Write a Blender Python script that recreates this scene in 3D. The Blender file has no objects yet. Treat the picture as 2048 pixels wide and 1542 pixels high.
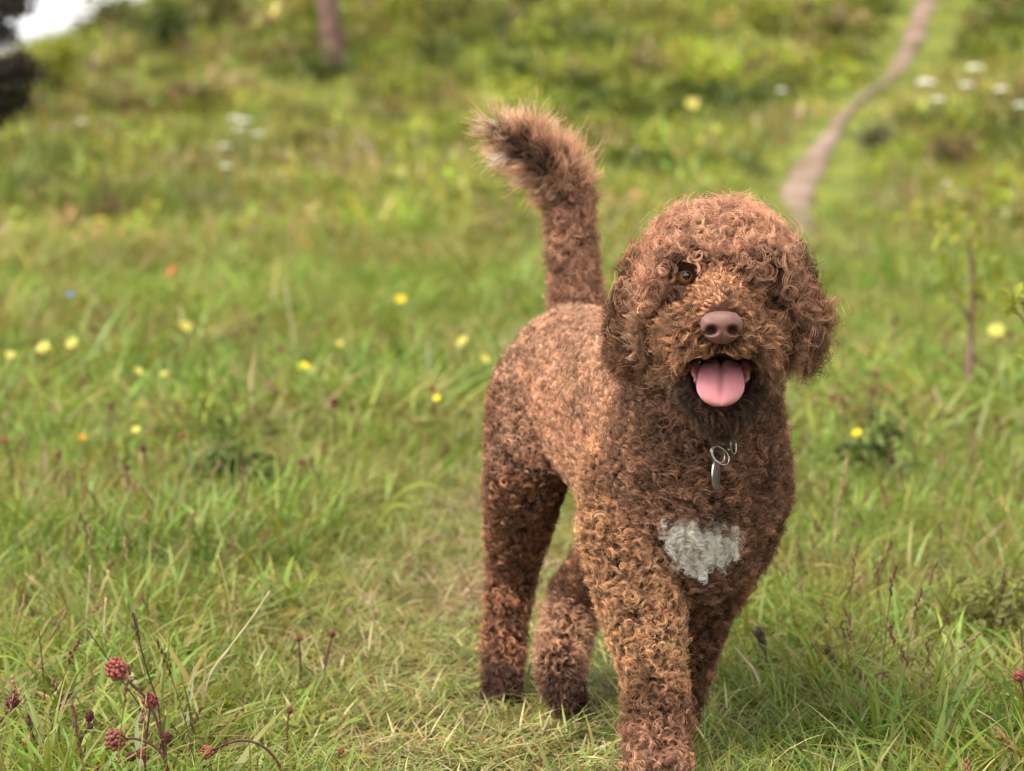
import bpy, bmesh, math, random
import numpy as np
from mathutils import Vector, Matrix
from mathutils.bvhtree import BVHTree

rng = np.random.default_rng(11)
random.seed(11)
SC = bpy.context.scene
COL = SC.collection

# ------------------------------------------------------------------ camera
FPX = 6800.0            # focal length in pixels of the 2048 px wide photograph
CAM_H = 0.73
PITCH = math.atan(511.0 / FPX)
cam_data = bpy.data.cameras.new('camera')
cam = bpy.data.objects.new('camera', cam_data)
COL.objects.link(cam)
cam.location = (0, 0, CAM_H)
cam.rotation_euler = (math.pi / 2 - PITCH, 0, 0)
cam_data.sensor_width = 36.0
cam_data.lens = 36.0 * FPX / 2048.0
cam_data.clip_start = 0.05
cam_data.clip_end = 2000.0
cam_data.dof.use_dof = True
cam_data.dof.focus_distance = 3.70
cam_data.dof.aperture_fstop = 7.3
cam_data.dof.aperture_blades = 9
SC.camera = cam

# ------------------------------------------------------------------ sky, sun, exposure
SUN_EL, SUN_AZ = math.radians(60), math.radians(-112)     # azimuth from +Y (away from camera), clockwise
world = bpy.data.worlds.new('World')
SC.world = world
world.use_nodes = True
wn = world.node_tree
wn.nodes.clear()
w_out = wn.nodes.new('ShaderNodeOutputWorld')
w_bg = wn.nodes.new('ShaderNodeBackground')
w_sky = wn.nodes.new('ShaderNodeTexSky')
w_sky.sky_type = 'NISHITA'
w_sky.sun_disc = False
w_sky.sun_elevation = SUN_EL
w_sky.sun_rotation = SUN_AZ
w_sky.altitude = 100
w_sky.air_density = 1.0
w_sky.dust_density = 2.0
w_sky.ozone_density = 0.6
w_bg.inputs['Strength'].default_value = 0.15
w_hs = wn.nodes.new('ShaderNodeHueSaturation')           # thin even cloud: a pale, nearly grey sky
w_hs.inputs['Saturation'].default_value = 0.12
w_hs.inputs['Value'].default_value = 1.0
wn.links.new(w_sky.outputs[0], w_hs.inputs['Color'])
wn.links.new(w_hs.outputs[0], w_bg.inputs[0])
wn.links.new(w_bg.outputs[0], w_out.inputs[0])

sun_data = bpy.data.lights.new('sun', 'SUN')
sun_data.energy = 1.3
sun_data.angle = math.radians(26)
sun_data.color = (1.0, 0.90, 0.75)
sun = bpy.data.objects.new('sun', sun_data)
COL.objects.link(sun)
sd = Vector((math.sin(SUN_AZ) * math.cos(SUN_EL), math.cos(SUN_AZ) * math.cos(SUN_EL), math.sin(SUN_EL)))
sun.rotation_euler = sd.to_track_quat('Z', 'Y').to_euler()

SC.view_settings.view_transform = 'Standard'
SC.view_settings.look = 'None'
SC.view_settings.exposure = 1.68
SC.view_settings.gamma = 1.0
SC.view_settings.use_curve_mapping = False
SC.render.engine = 'CYCLES'
SC.cycles.max_bounces = 6
SC.cycles.diffuse_bounces = 3
SC.cycles.glossy_bounces = 3
SC.cycles.transmission_bounces = 4
SC.cycles.transparent_max_bounces = 6
SC.cycles.use_denoising = True
SC.cycles_curves.shape = 'RIBBONS'

# ------------------------------------------------------------------ helpers
_f = np.array([0, math.cos(PITCH), -math.sin(PITCH)])
_u = np.array([0, math.sin(PITCH), math.cos(PITCH)])
_r = np.array([1.0, 0, 0])
_c = np.array([0, 0, CAM_H])


def P(px, py, D):
    """Point of the place seen at (px, py) of the photograph, D metres along the view."""
    return _c + D * (_f + (px - 1024) / FPX * _r - (py - 771) / FPX * _u)


def tag(o, label=None, cat=None, group=None, kind=None):
    if label: o['label'] = label
    if cat: o['category'] = cat
    if group: o['group'] = group
    if kind: o['kind'] = kind
    return o


def new_mat(name, color=(0.5, 0.5, 0.5), rough=0.6, spec=0.3):
    m = bpy.data.materials.new(name)
    m.use_nodes = True
    b = m.node_tree.nodes['Principled BSDF']
    b.inputs['Base Color'].default_value = (*color, 1)
    b.inputs['Roughness'].default_value = rough
    b.inputs['Specular IOR Level'].default_value = spec
    return m


def mesh_obj(name, verts, faces, mat=None, parent=None, smooth=True):
    me = bpy.data.meshes.new(name)
    me.from_pydata([tuple(v) for v in verts], [], [tuple(f) for f in faces])
    if smooth:
        me.polygons.foreach_set('use_smooth', np.ones(len(me.polygons), dtype=bool))
    if mat: me.materials.append(mat)
    me.update()
    o = bpy.data.objects.new(name, me)
    COL.objects.link(o)
    if parent: o.parent = parent
    return o


def empty(name, loc=(0, 0, 0)):
    o = bpy.data.objects.new(name, None)
    o.empty_display_size = 0.05
    o.location = loc
    COL.objects.link(o)
    return o


def child(o, parent):
    """Parent o (built in world coordinates) to parent keeping its place."""
    o.parent = parent
    o.matrix_parent_inverse = Matrix.Translation(-Vector(parent.location))
    return o


def unit(v):
    return v / np.maximum(np.linalg.norm(v, axis=-1, keepdims=True), 1e-9)


def uv_sphere(nu=24, nv=16):
    v, f = [(0, 0, 1)], []
    for i in range(1, nv):
        th = math.pi * i / nv
        for j in range(nu):
            ph = 2 * math.pi * j / nu
            v.append((math.sin(th) * math.cos(ph), math.sin(th) * math.sin(ph), math.cos(th)))
    v.append((0, 0, -1))
    for j in range(nu):
        f.append((0, 1 + j, 1 + (j + 1) % nu))
    for i in range(nv - 2):
        for j in range(nu):
            a = 1 + i * nu + j; b = 1 + i * nu + (j + 1) % nu
            f.append((a, a + nu, b + nu, b))
    e = len(v) - 1
    for j in range(nu):
        f.append((e, e - nu + (j + 1) % nu, e - nu + j))
    return np.array(v, float), f


def tube(pts, radii, seg=8, cap=True):
    """Tube of varying radius along a polyline."""
    pts = np.asarray(pts, float); n = len(pts)
    radii = np.broadcast_to(np.asarray(radii, float), (n,))
    tang = np.gradient(pts, axis=0); tang = unit(tang)
    up = np.array([0.31, 0.77, 0.55])
    v, f = [], []
    for i in range(n):
        a = np.cross(tang[i], up); a /= np.linalg.norm(a) + 1e-9
        b = np.cross(tang[i], a)
        for j in range(seg):
            t = 2 * math.pi * j / seg
            v.append(pts[i] + radii[i] * (math.cos(t) * a + math.sin(t) * b))
    for i in range(n - 1):
        for j in range(seg):
            k = (j + 1) % seg
            f.append((i * seg + j, i * seg + k, (i + 1) * seg + k, (i + 1) * seg + j))
    if cap:
        f.append(tuple(range(seg))[::-1])
        f.append(tuple((n - 1) * seg + j for j in range(seg)))
    return np.array(v), f


class Geo:
    """Collects pieces of ONE part."""
    def __init__(self): self.v, self.f, self.n = [], [], 0

    def add(self, v, f):
        v = np.asarray(v, float)
        self.f += [tuple(i + self.n for i in q) for q in f]
        self.v.append(v); self.n += len(v)
        return self

    def obj(self, name, mat, parent=None, smooth=True):
        return mesh_obj(name, np.vstack(self.v), self.f, mat, parent, smooth)


def bez(p0, p1, p2, p3, n=12):
    t = np.linspace(0, 1, n)[:, None]
    p0, p1, p2, p3 = map(np.asarray, (p0, p1, p2, p3))
    return (1-t)**3*p0 + 3*(1-t)**2*t*p1 + 3*(1-t)*t*t*p2 + t**3*p3


S6, F6 = uv_sphere(8, 6)
S4, F4 = uv_sphere(6, 4)
# ------------------------------------------------------------------ terrain
def smin(a, b, k):
    h = np.clip(.5 + .5 * (b - a) / k, 0, 1)
    return b + (a - b) * h - k * h * (1 - h)


def gz(x, y):
    x = np.asarray(x, float); y = np.asarray(y, float)
    q = np.clip(y - 20, 0, 27)
    z = .0041 * q * q + np.clip(y - 47, 0, 500) * .2214
    z = z + np.clip((y - 26) / 14, 0, 1) * .035 * np.clip(x, -3, 30)
    cap = 1.98 + .48 * (x + 5.7)
    cap = np.maximum(cap, .2 + .02 * np.abs(x)) - np.clip(y - 44, 0, 60) * .05
    capx = np.where(x < 6, cap, 1e3)
    z = np.where(y > 21, smin(z, np.minimum(capx, 60), .5), z)
    near = np.clip((y - 5) / 6, 0, 1)
    z = z + near * (.05 * np.sin(x * .9 + y * .35) + .04 * np.sin(x * 1.7 - y * .8 + 1))
    far = np.clip((y - 20) / 15, 0, 1)
    z = z + far * (.16 * np.sin(x * .55 + y * .31 + 2) + .12 * np.sin(x * 1.1 - y * .47))
    return z + .004 * np.sin(x * 23 + y * 11) * np.sin(y * 19 - x * 7)


def on_ground(px, py, h=0.0, d0=3.0, d1=90.0):
    """First place along the line of sight where the ground plus h is met."""
    D = np.arange(d0, d1, .02)
    q = _c[None] + D[:, None] * (_f + (px - 1024) / FPX * _r - (py - 771) / FPX * _u)[None]
    below = q[:, 2] < gz(q[:, 0], q[:, 1]) + h
    i = int(np.argmax(below)) if below.any() else len(D) - 1
    return q[i], D[i]


def spaced(lo, hi, n, c, p=2.2):
    s = np.linspace(-1, 1, n)
    w = np.sign(s) * np.abs(s) ** p
    return np.where(w < 0, c + w * (c - lo), c + w * (hi - c))


gx = spaced(-220, 220, 161, 1.0, 2.6)
gy = np.concatenate([[-60, -30, -12, -5, -1, 1], np.linspace(2, 12, 60), np.linspace(12.3, 60, 110), np.linspace(62, 400, 50)])
XX, YY = np.meshgrid(gx, gy)
ZZ = gz(XX, YY)
nx_, ny_ = len(gx), len(gy)
gfaces = [(j * nx_ + i, j * nx_ + i + 1, (j + 1) * nx_ + i + 1, (j + 1) * nx_ + i) for j in range(ny_ - 1) for i in range(nx_ - 1)]


def ramp_mat(name, scale, stops, detail=6, rough=.9, bump=.0, distort=.0, coord='Object'):
    m = bpy.data.materials.new(name); m.use_nodes = True
    t = m.node_tree; b = t.nodes['Principled BSDF']
    b.inputs['Roughness'].default_value = rough; b.inputs['Specular IOR Level'].default_value = .15
    co = t.nodes.new('ShaderNodeTexCoord'); n = t.nodes.new('ShaderNodeTexNoise')
    n.inputs['Scale'].default_value = scale; n.inputs['Detail'].default_value = detail; n.inputs['Roughness'].default_value = .62
    n.inputs['Distortion'].default_value = distort
    r = t.nodes.new('ShaderNodeValToRGB'); r.color_ramp.elements.remove(r.color_ramp.elements[1])
    for i, (p, c) in enumerate(stops):
        e = r.color_ramp.elements[0] if i == 0 else r.color_ramp.elements.new(p)
        e.position = p; e.color = (*c, 1)
    t.links.new(co.outputs[coord], n.inputs['Vector']); t.links.new(n.outputs['Fac'], r.inputs[0])
    t.links.new(r.outputs[0], b.inputs['Base Color'])
    if bump:
        bpn = t.nodes.new('ShaderNodeBump'); bpn.inputs['Strength'].default_value = 1; bpn.inputs['Distance'].default_value = bump
        t.links.new(n.outputs['Fac'], bpn.inputs['Height']); t.links.new(bpn.outputs[0], b.inputs['Normal'])
    return m


ground_mat = ramp_mat('meadow_soil', 3.0, [(.30, (.026, .032, .009)), (.48, (.05, .054, .014)), (.60, (.085, .066, .03)), (.72, (.045, .034, .02))], 9, .95, .02)
gt_ = ground_mat.node_tree                          # short green turf takes over from bare soil on the slope
g_sep = gt_.nodes.new('ShaderNodeSeparateXYZ'); g_co = gt_.nodes.new('ShaderNodeTexCoord')
g_mr = gt_.nodes.new('ShaderNodeMapRange'); g_mr.inputs['From Min'].default_value = 14; g_mr.inputs['From Max'].default_value = 24
g_no = gt_.nodes.new('ShaderNodeTexNoise'); g_no.inputs['Scale'].default_value = 1.3; g_no.inputs['Detail'].default_value = 5
g_rp = gt_.nodes.new('ShaderNodeValToRGB')
g_rp.color_ramp.elements[0].position = .35; g_rp.color_ramp.elements[0].color = (.075, .10, .016, 1)
g_rp.color_ramp.elements[1].position = .65; g_rp.color_ramp.elements[1].color = (.15, .16, .025, 1)
g_mx = gt_.nodes.new('ShaderNodeMix'); g_mx.data_type = 'RGBA'
g_b = gt_.nodes['Principled BSDF']; g_old = g_b.inputs['Base Color'].links[0].from_socket
gt_.links.new(g_co.outputs['Object'], g_sep.inputs[0]); gt_.links.new(g_sep.outputs['Y'], g_mr.inputs['Value'])
gt_.links.new(g_co.outputs['Object'], g_no.inputs['Vector']); gt_.links.new(g_no.outputs['Fac'], g_rp.inputs[0])
gt_.links.new(g_mr.outputs[0], g_mx.inputs['Factor']); gt_.links.new(g_old, g_mx.inputs[6]); gt_.links.new(g_rp.outputs[0], g_mx.inputs[7])
gt_.links.new(g_mx.outputs[2], g_b.inputs['Base Color'])
ground = mesh_obj('ground', np.stack([XX.ravel(), YY.ravel(), ZZ.ravel()], 1), gfaces, ground_mat)
tag(ground, kind='structure')

def noise2(x, y, s, seed=0):
    """Smooth value noise."""
    x = x / s + 100.3 * (seed + 1); y = y / s + 57.1 * (seed + 1)
    xi, yi = np.floor(x), np.floor(y); fx, fy = x - xi, y - yi
    fx, fy = fx * fx * (3 - 2 * fx), fy * fy * (3 - 2 * fy)
    h = lambda a, b: np.modf(np.abs(np.sin(a * 127.1 + b * 311.7 + seed * 17.3) * 43758.5453))[0]
    return (h(xi, yi) * (1 - fx) + h(xi + 1, yi) * fx) * (1 - fy) + (h(xi, yi + 1) * (1 - fx) + h(xi + 1, yi + 1) * fx) * fy


def fbm(x, y, s, seed=0):
    return .55 * noise2(x, y, s, seed) + .3 * noise2(x, y, s * .45, seed + 5) + .15 * noise2(x, y, s * .2, seed + 9)


# footpath climbing the hill: centre line by places on the slope
pp = [(1640, 500, 12), (1618, 465, 22), (1600, 430, 24), (1590, 388, 32), (1612, 345, 36), (1640, 300, 28), (1672, 255, 17), (1714, 212, 9), (1762, 175, 8), (1802, 130, 19), (1828, 75, 23), (1844, 30, 19), (1862, -15, 20), (1885, -60, 20), (1895, -110, 22)]
PATH = np.array([on_ground(a, b)[0] for a, b, w in pp])
PATHW = np.array([w * on_ground(a, b)[1] / FPX for a, b, w in pp])
seg = np.concatenate([[0], np.cumsum(np.linalg.norm(np.diff(PATH[:, :2], axis=0), axis=1))])
ss = np.arange(0, seg[-1], .15)
pcx, pcy, pw = np.interp(ss, seg, PATH[:, 0]), np.interp(ss, seg, PATH[:, 1]), np.interp(ss, seg, PATHW)
k9 = np.ones(9) / 9
pcx = np.convolve(np.pad(pcx, 4, 'edge'), k9, 'valid'); pcy = np.convolve(np.pad(pcy, 4, 'edge'), k9, 'valid')
tg = unit(np.stack([np.gradient(pcx), np.gradient(pcy)], 1)); nr = np.stack([-tg[:, 1], tg[:, 0]], 1)
pv, pf = [], []
for i in range(len(ss)):
    for j in range(9):
        s_ = (j - 4) / 4
        w_ = pw[i] * (.55 + .9 * float(fbm(np.array([ss[i]]), np.array([7.0 * (s_ > 0)]), .8, 7)[0]))
        x_, y_ = pcx[i] + nr[i, 0] * w_ * s_, pcy[i] + nr[i, 1] * w_ * s_
        pv.append((x_, y_, float(gz(x_, y_)) + .035 * (1 - s_ ** 4) + .012))
for i in range(len(ss) - 1):
    for j in range(8):
        pf.append((i * 9 + j, (i + 1) * 9 + j, (i + 1) * 9 + j + 1, i * 9 + j + 1))
path_mat = ramp_mat('trodden_earth', 2.4, [(.36, (.10, .088, .032)), (.44, (.15, .10, .066)), (.55, (.215, .148, .108)), (.7, (.27, .20, .15))], 8, .95, .01)
path = mesh_obj('path', pv, pf, path_mat); tag(path, kind='structure')


def path_dist(x, y):
    d = np.full(len(x), 1e9)
    for a, b, w in zip(pcx[::2], pcy[::2], pw[::2]):
        d = np.minimum(d, np.hypot(x - a, y - b) - w)
    return d


# ------------------------------------------------------------------ vegetation as mass
def leaf_mat(name, trans=.35, rough=.5, gloss=.06):
    m = bpy.data.materials.new(name); m.use_nodes = True
    t = m.node_tree; t.nodes.clear()
    o = t.nodes.new('ShaderNodeOutputMaterial')
    a = t.nodes.new('ShaderNodeAttribute'); a.attribute_name = 'tint'; a.attribute_type = 'INSTANCER'
    s = t.nodes.new('ShaderNodeAttribute'); s.attribute_name = 'shade'
    mu = t.nodes.new('ShaderNodeMix'); mu.data_type = 'RGBA'; mu.blend_type = 'MULTIPLY'; mu.inputs['Factor'].default_value = 1
    a2 = t.nodes.new('ShaderNodeAttribute'); a2.attribute_name = 'tint'
    ad = t.nodes.new('ShaderNodeVectorMath'); ad.operation = 'ADD'
    t.links.new(a.outputs['Vector'], ad.inputs[0]); t.links.new(a2.outputs['Vector'], ad.inputs[1])
    t.links.new(ad.outputs[0], mu.inputs[6]); t.links.new(s.outputs['Vector'], mu.inputs[7])
    d = t.nodes.new('ShaderNodeBsdfDiffuse'); tr = t.nodes.new('ShaderNodeBsdfTranslucent'); g = t.nodes.new('ShaderNodeBsdfGlossy')
    g.inputs['Roughness'].default_value = rough; g.inputs['Color'].default_value = (.8, .80, .62, 1)
    m1 = t.nodes.new('ShaderNodeMixShader'); m1.inputs[0].default_value = trans
    m2 = t.nodes.new('ShaderNodeMixShader'); m2.inputs[0].default_value = gloss
    t.links.new(mu.outputs[2], d.inputs[0]); t.links.new(mu.outputs[2], tr.inputs[0])
    t.links.new(d.outputs[0], m1.inputs[1]); t.links.new(tr.outputs[0], m1.inputs[2])
    t.links.new(m1.outputs[0], m2.inputs[1]); t.links.new(g.outputs[0], m2.inputs[2])
    t.links.new(m2.outputs[0], o.inputs[0])
    return m


grass_mat = leaf_mat('grass_blade', .38, .5, .04)
herb_mat = leaf_mat('herb_leaf', .32, .5, .035)


def proto(name, v, f, shade, mat, coll):
    me = bpy.data.meshes.new(name)
    me.from_pydata([tuple(q) for q in v], [], f)
    at = me.attributes.new('shade', 'FLOAT_VECTOR', 'POINT'); at.data.foreach_set('vector', np.asarray(shade, np.float32).ravel())
    me.polygons.foreach_set('use_smooth', np.ones(len(me.polygons), dtype=bool))
    me.materials.append(mat); me.update()
    o = bpy.data.objects.new(name, me); coll.objects.link(o)
    return o


def blade(base, az, length, width, lean, curl, segs=5, rs=random, twist=0.0):
    """A bent, tapering blade: points down both edges."""
    d = np.array([math.cos(az), math.sin(az), 0]); side = np.array([-math.sin(az), math.cos(az), 0])
    v, f = [], []
    p = np.array(base, float); ang = lean
    st = length / segs
    for k in range(segs + 1):
        t = k / segs
        w = width * (1 - t ** 2.2) * (.75 + .5 * min(1, t * 4)) * .5
        sd = side * math.cos(twist * t) + np.array([0, 0, 1]) * math.sin(twist * t)
        if k == segs:
            v.append(p.copy())
        else:
            v += [p - sd * w, p + sd * w]
        ang += curl / segs
        p = p + st * (d * math.sin(ang) + np.array([0, 0, 1]) * math.cos(ang))
    for k in range(segs - 1):
        f.append((2 * k, 2 * k + 1, 2 * k + 3, 2 * k + 2))
    f.append((2 * segs - 2, 2 * segs - 1, 2 * segs))
    return v, f


def tuft(name, n, spread, hl, hw, lean, curl, coll, straw=.15, segs=5):
    V, F, S = [], [], []
    for i in range(n):
        r = spread * math.sqrt(random.random()); a = random.uniform(0, 6.283)
        az = random.uniform(0, 6.283)
        v, f = blade((r * math.cos(a), r * math.sin(a), -.004), az, random.uniform(*hl), random.uniform(*hw), random.uniform(*lean), random.uniform(*curl), segs, twist=random.uniform(-1.2, 1.2))
        F += [tuple(q + len(V) for q in ff) for ff in f]
        if random.random() < straw:
            c = np.array(random.choice([(2.2, 1.75, 4.2), (1.9, 1.35, 2.8), (1.2, .75, 1.3), (2.5, 2.05, 5.5)]))
        else:
            c = np.array([random.uniform(.7, 1.25), random.uniform(.8, 1.15), random.uniform(.6, 1.6)])
        for k in range(len(v)):
            tt = k / len(v)
            S.append(c * (1 + .25 * tt))
        V += v
    return proto(name, V, F, S, grass_mat, coll)


def leaf_shape(base, d, nrm, L, W, n=5, fold=.15, droop=.0):
    d = unit(np.asarray(d, float)); side = unit(np.cross(d, nrm)); nrm = np.cross(side, d)
    v, f = [], []
    for k in range(n + 1):
        t = k / n
        w = W * math.sin(math.pi * min(.985, .06 + t * .94)) ** .8 * .5
        c = np.asarray(base) + d * L * t - np.array([0, 0, 1]) * droop * t * t
        v += [c - side * w + nrm * w * fold * 2, c, c + side * w + nrm * w * fold * 2]
    for k in range(n):
        a = 3 * k
        f += [(a, a + 1, a + 4, a + 3), (a + 1, a + 2, a + 5, a + 4)]
    return v, f


def herb(name, n, r, h, ls, coll, wfac=.55, up=.5):
    V, F, S = [], [], []
    for i in range(n):
        a = random.uniform(0, 6.283); rr = r * math.sqrt(random.random()); z = h * random.random() * (1 - .5 * (rr / r) ** 2)
        d = np.array([math.cos(a) + random.gauss(0, .5), math.sin(a) + random.gauss(0, .5), random.uniform(-.2, 1) * up])
        nrm = unit(np.array([random.gauss(0, .4), random.gauss(0, .4), 1.0]))
        L = random.uniform(*ls)
        v, f = leaf_shape((rr * math.cos(a), rr * math.sin(a), z), d, nrm, L, L * wfac * random.uniform(.7, 1.2), 3, .2, L * .2)
        F += [tuple(q + len(V) for q in ff) for ff in f]
        c = np.array([random.uniform(.75, 1.2), random.uniform(.8, 1.15), random.uniform(.7, 1.3)])
        S += [c] * len(v); V += v
    return proto(name, V, F, S, herb_mat, coll)


def coll_of(name):
    return bpy.data.collections.new(name)


def scatter(name, pts, rot, scl, idx, tint, coll, label=None, real=False):
    me = bpy.data.meshes.new(name)
    me.vertices.add(len(pts)); me.vertices.foreach_set('co', np.asarray(pts, np.float32).ravel())
    for nm, ty, arr, key in (('rot', 'FLOAT_VECTOR', rot, 'vector'), ('scl', 'FLOAT_VECTOR', scl, 'vector'), ('tint', 'FLOAT_VECTOR', tint, 'vector'), ('idx', 'INT', idx, 'value')):
        at = me.attributes.new(nm, ty, 'POINT'); at.data.foreach_set(key, np.asarray(arr, np.int32 if ty == 'INT' else np.float32).ravel())
    o = bpy.data.objects.new(name, me); COL.objects.link(o)
    ng = bpy.data.node_groups.new(name, 'GeometryNodeTree')
    ng.interface.new_socket('Geometry', in_out='INPUT', socket_type='NodeSocketGeometry')
    ng.interface.new_socket('Geometry', in_out='OUTPUT', socket_type='NodeSocketGeometry')
    N = ng.nodes.new
    gi, go, ip, cinf = N('NodeGroupInput'), N('NodeGroupOutput'), N('GeometryNodeInstanceOnPoints'), N('GeometryNodeCollectionInfo')
    cinf.inputs['Collection'].default_value = coll; cinf.inputs['Separate Children'].default_value = True; cinf.inputs['Reset Children'].default_value = True
    ip.inputs['Pick Instance'].default_value = True
    def na(nm, ty):
        q = N('GeometryNodeInputNamedAttribute'); q.data_type = ty; q.inputs['Name'].default_value = nm
        return [s for s in q.outputs if s.enabled][0]
    l = ng.links.new
    l(gi.outputs[0], ip.inputs['Points']); l(cinf.outputs[0], ip.inputs['Instance'])
    l(na('idx', 'INT'), ip.inputs['Instance Index']); l(na('rot', 'FLOAT_VECTOR'), ip.inputs['Rotation']); l(na('scl', 'FLOAT_VECTOR'), ip.inputs['Scale'])
    if real:
        ri = N('GeometryNodeRealizeInstances'); l(ip.outputs[0], ri.inputs[0]); l(ri.outputs[0], go.inputs[0])
    else:
        l(ip.outputs[0], go.inputs[0])
    m = o.modifiers.new('scatter', 'NODES'); m.node_group = ng
    tag(o, label, None, None, 'stuff')
    return o


def wedge(y0, y1, n, side0, k, p=1.0):
    """Random places in the widening strip of meadow in front of the camera."""
    y = y0 + (y1 - y0) * rng.random(n) ** p
    x = (rng.random(n) * 2 - 1) * (side0 + k * y)
    return x, y


# worn strip under the dog
def worn(x, y):
    cx = np.interp(y, [3.2, 3.9, 4.6, 5.3, 6.2, 9, 14, 22], [.02, .02, -.02, -.07, -.03, .15, .8, 1.9])
    w = np.interp(y, [3.2, 4.5, 5.5, 7, 22], [.30, .30, .22, .13, .10])
    e = (np.abs(x - cx) + (noise2(x, y, .12, 3) - .5) * .12) / w
    return np.clip(1.35 - e, 0, 1)


PAL = np.array([(.160, .210, .026), (.215, .250, .034), (.300, .300, .050), (.078, .120, .018), (.195, .172, .042)]) * .84


def tints(x, y, s, jit=.16, seed=0, sat=1.0):
    f = np.clip(fbm(x, y, s, seed) * 1.25 - .12 + rng.normal(0, .10, len(x)), 0, .999) * (len(PAL) - 1)
    order = PAL[[3, 0, 1, 4, 2]]
    i = f.astype(int); w = (f - i)[:, None]
    c = order[i] * (1 - w) + order[np.minimum(i + 1, len(PAL) - 1)] * w
    return c * np.exp(rng.normal(0, jit, (len(x), 1)))


near_c = coll_of('near_tufts')
for k in range(8):
    tuft('tuft', 15, .035, (.045, .105), (.0014, .0031), (.05, .6), (.2, 1.5), near_c, .14, 4)
for k in range(3):
    tuft('tuft', 16, .04, (.03, .07), (.0012, .0026), (.4, 1.2), (.3, 1.3), near_c, .55, 4)          # trodden, dry
for k in range(2):
    tuft('tuft', 8, .03, (.10, .18), (.0030, .0062), (.1, .5), (.5, 1.7), near_c, .10, 6)          # tall
for k in range(3):
    herb('herb', 12, .035, .03, (.012, .026), near_c)                                                # small herbs
# order inside a collection is by name: tuft objects were named tuft, tuft.001 ..; herb first
near_names = sorted(o.name for o in near_c.objects)
idx_of = {k: [near_names.index(o.name) for o in near_c.objects][k] for k in range(len(near_c.objects))}
kinds = dict(green=[idx_of[k] for k in range(8)], dry=[idx_of[k] for k in (8, 9, 10)], tall=[idx_of[k] for k in (11, 12)], herb=[idx_of[k] for k in (13, 14, 15)])


def grass_layer(name, x, y, hs, tall_p, herb_p, seed, label, base=1.0, tint_s=.5, real=True):
    n = len(x)
    z = gz(x, y)
    m = worn(x, y)
    u_ = rng.random(n)
    kind = np.zeros(n, int)
    pick = lambda a: np.array(a)[rng.integers(0, len(a), n)]
    idx = pick(kinds['green'])
    dry = rng.random(n) < (.06 + .85 * m)
    idx = np.where(dry, pick(kinds['dry']), idx)
    tall = (~dry) & (u_ < tall_p * (1 + 1.3 * (x < -.22)) * (.3 + 1.4 * fbm(x, y, .45, 21))) & (m < .1)
    idx = np.where(tall, pick(kinds['tall']), idx)
    hb = (~tall) & (u_ > 1 - herb_p * 2 * fbm(x, y, .35, 33)) & (m < .5)
    idx = np.where(hb, pick(kinds['herb']), idx)
    hh = hs * (.65 + .7 * fbm(x, y, .6, seed)) * (1 - .45 * m) * rng.uniform(.8, 1.25, n)
    rot = np.stack([rng.normal(0, .18, n), rng.normal(0, .18, n), rng.uniform(0, 6.283, n)], 1)
    scl = np.stack([base * rng.uniform(.85, 1.25, n)] * 2 + [hh], 1)
    tn = tints(x, y, tint_s, .18, seed)
    tn = tn * (1 - .25 * m[:, None]) + .25 * m[:, None] * np.array([.22, .185, .07])
    return scatter(name, np.stack([x, y, z], 1), rot, scl, idx, tn, near_c, label, real)


x, y = wedge(3.0, 7.5, 19000, .45, .172, .95)
grass_layer('grass', x, y, .80, .15, .17, 2, 'fine short meadow grass round the dog')
x, y = wedge(7.3, 14.5, 6500, .6, .175, .9)
grass_layer('grass', x, y, 1.25, .22, .16, 4, 'blurred taller meadow grass behind the dog', 2.3, 1.0)
def path_clear(x, y):
    m_ = np.full(len(x), 1e9)
    for d_ in (0, .5, 1.0, 1.6, 2.3):
        m_ = np.minimum(m_, path_dist(x * (y + d_) / y, y + d_))
    return m_


x, y = wedge(14, 26, 7000, 1.2, .18, .9)
k_ = path_clear(x, y) > .05; x, y = x[k_], y[k_]
grass_layer('grass', x, y, 1.6, .30, .2, 6, 'blurred rough grass at the foot of the slope', 3.2, 2.0, False)

# the slope: clumps of grass and leafy herbs
hill_c = coll_of('hill_clumps')
for k in range(4):
    tuft('clump', 26, .16, (.16, .40), (.008, .016), (.05, .7), (.2, 1.4), hill_c, .10, 4)
for k in range(4):
    herb('herb_clump', 46, .19, .26, (.05, .11), hill_c)
hn = sorted(o.name for o in hill_c.objects)
hi = [hn.index(o.name) for o in hill_c.objects]
x, y = wedge(20, 75, 17000, 2.0, .20, 1.15)
x2, y2 = wedge(23, 50, 7000, 2.0, .2, 1.0)
x, y = np.concatenate([x, x2]), np.concatenate([y, y2])
tb_, _d = on_ground(664, 140)
ok = (path_dist(x, y) > -.06) & (rng.random(len(x)) < .25 + 1.2 * fbm(x, y, 1.1, 41))
x, y = x[ok], y[ok]; n = len(x)
f1 = fbm(x, y, 2.2, 51)
isherb = rng.random(n) < np.clip((f1 - .35) * 2.2, .1, .9)
idx = np.where(isherb, np.array(hi[4:])[rng.integers(0, 4, n)], np.array(hi[:4])[rng.integers(0, 4, n)])
HP = np.array([(.080, .105, .016), (.175, .205, .022), (.245, .265, .028), (.165, .150, .030), (.250, .165, .075), (.140, .185, .022), (.225, .250, .024)]) * .95
g1 = np.clip(fbm(x, y, 1.5, 61) * 2.3 - .65 + rng.normal(0, .14, n), 0, .999) * (len(HP) - 1)
i_ = g1.astype(int); w_ = (g1 - i_)[:, None]
tn = (HP[i_] * (1 - w_) + HP[np.minimum(i_ + 1, len(HP) - 1)] * w_) * np.exp(rng.normal(0, .36, (n, 1)) + 1.3 * (fbm(x, y, .9, 81) - .47)[:, None])
sc_ = rng.uniform(.55, 1.25, n) * (.6 + .8 * fbm(x, y, 3.0, 71))
near_path = np.clip(path_clear(x, y) / .6, .24, 1)
sc_ = sc_ * near_path
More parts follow.
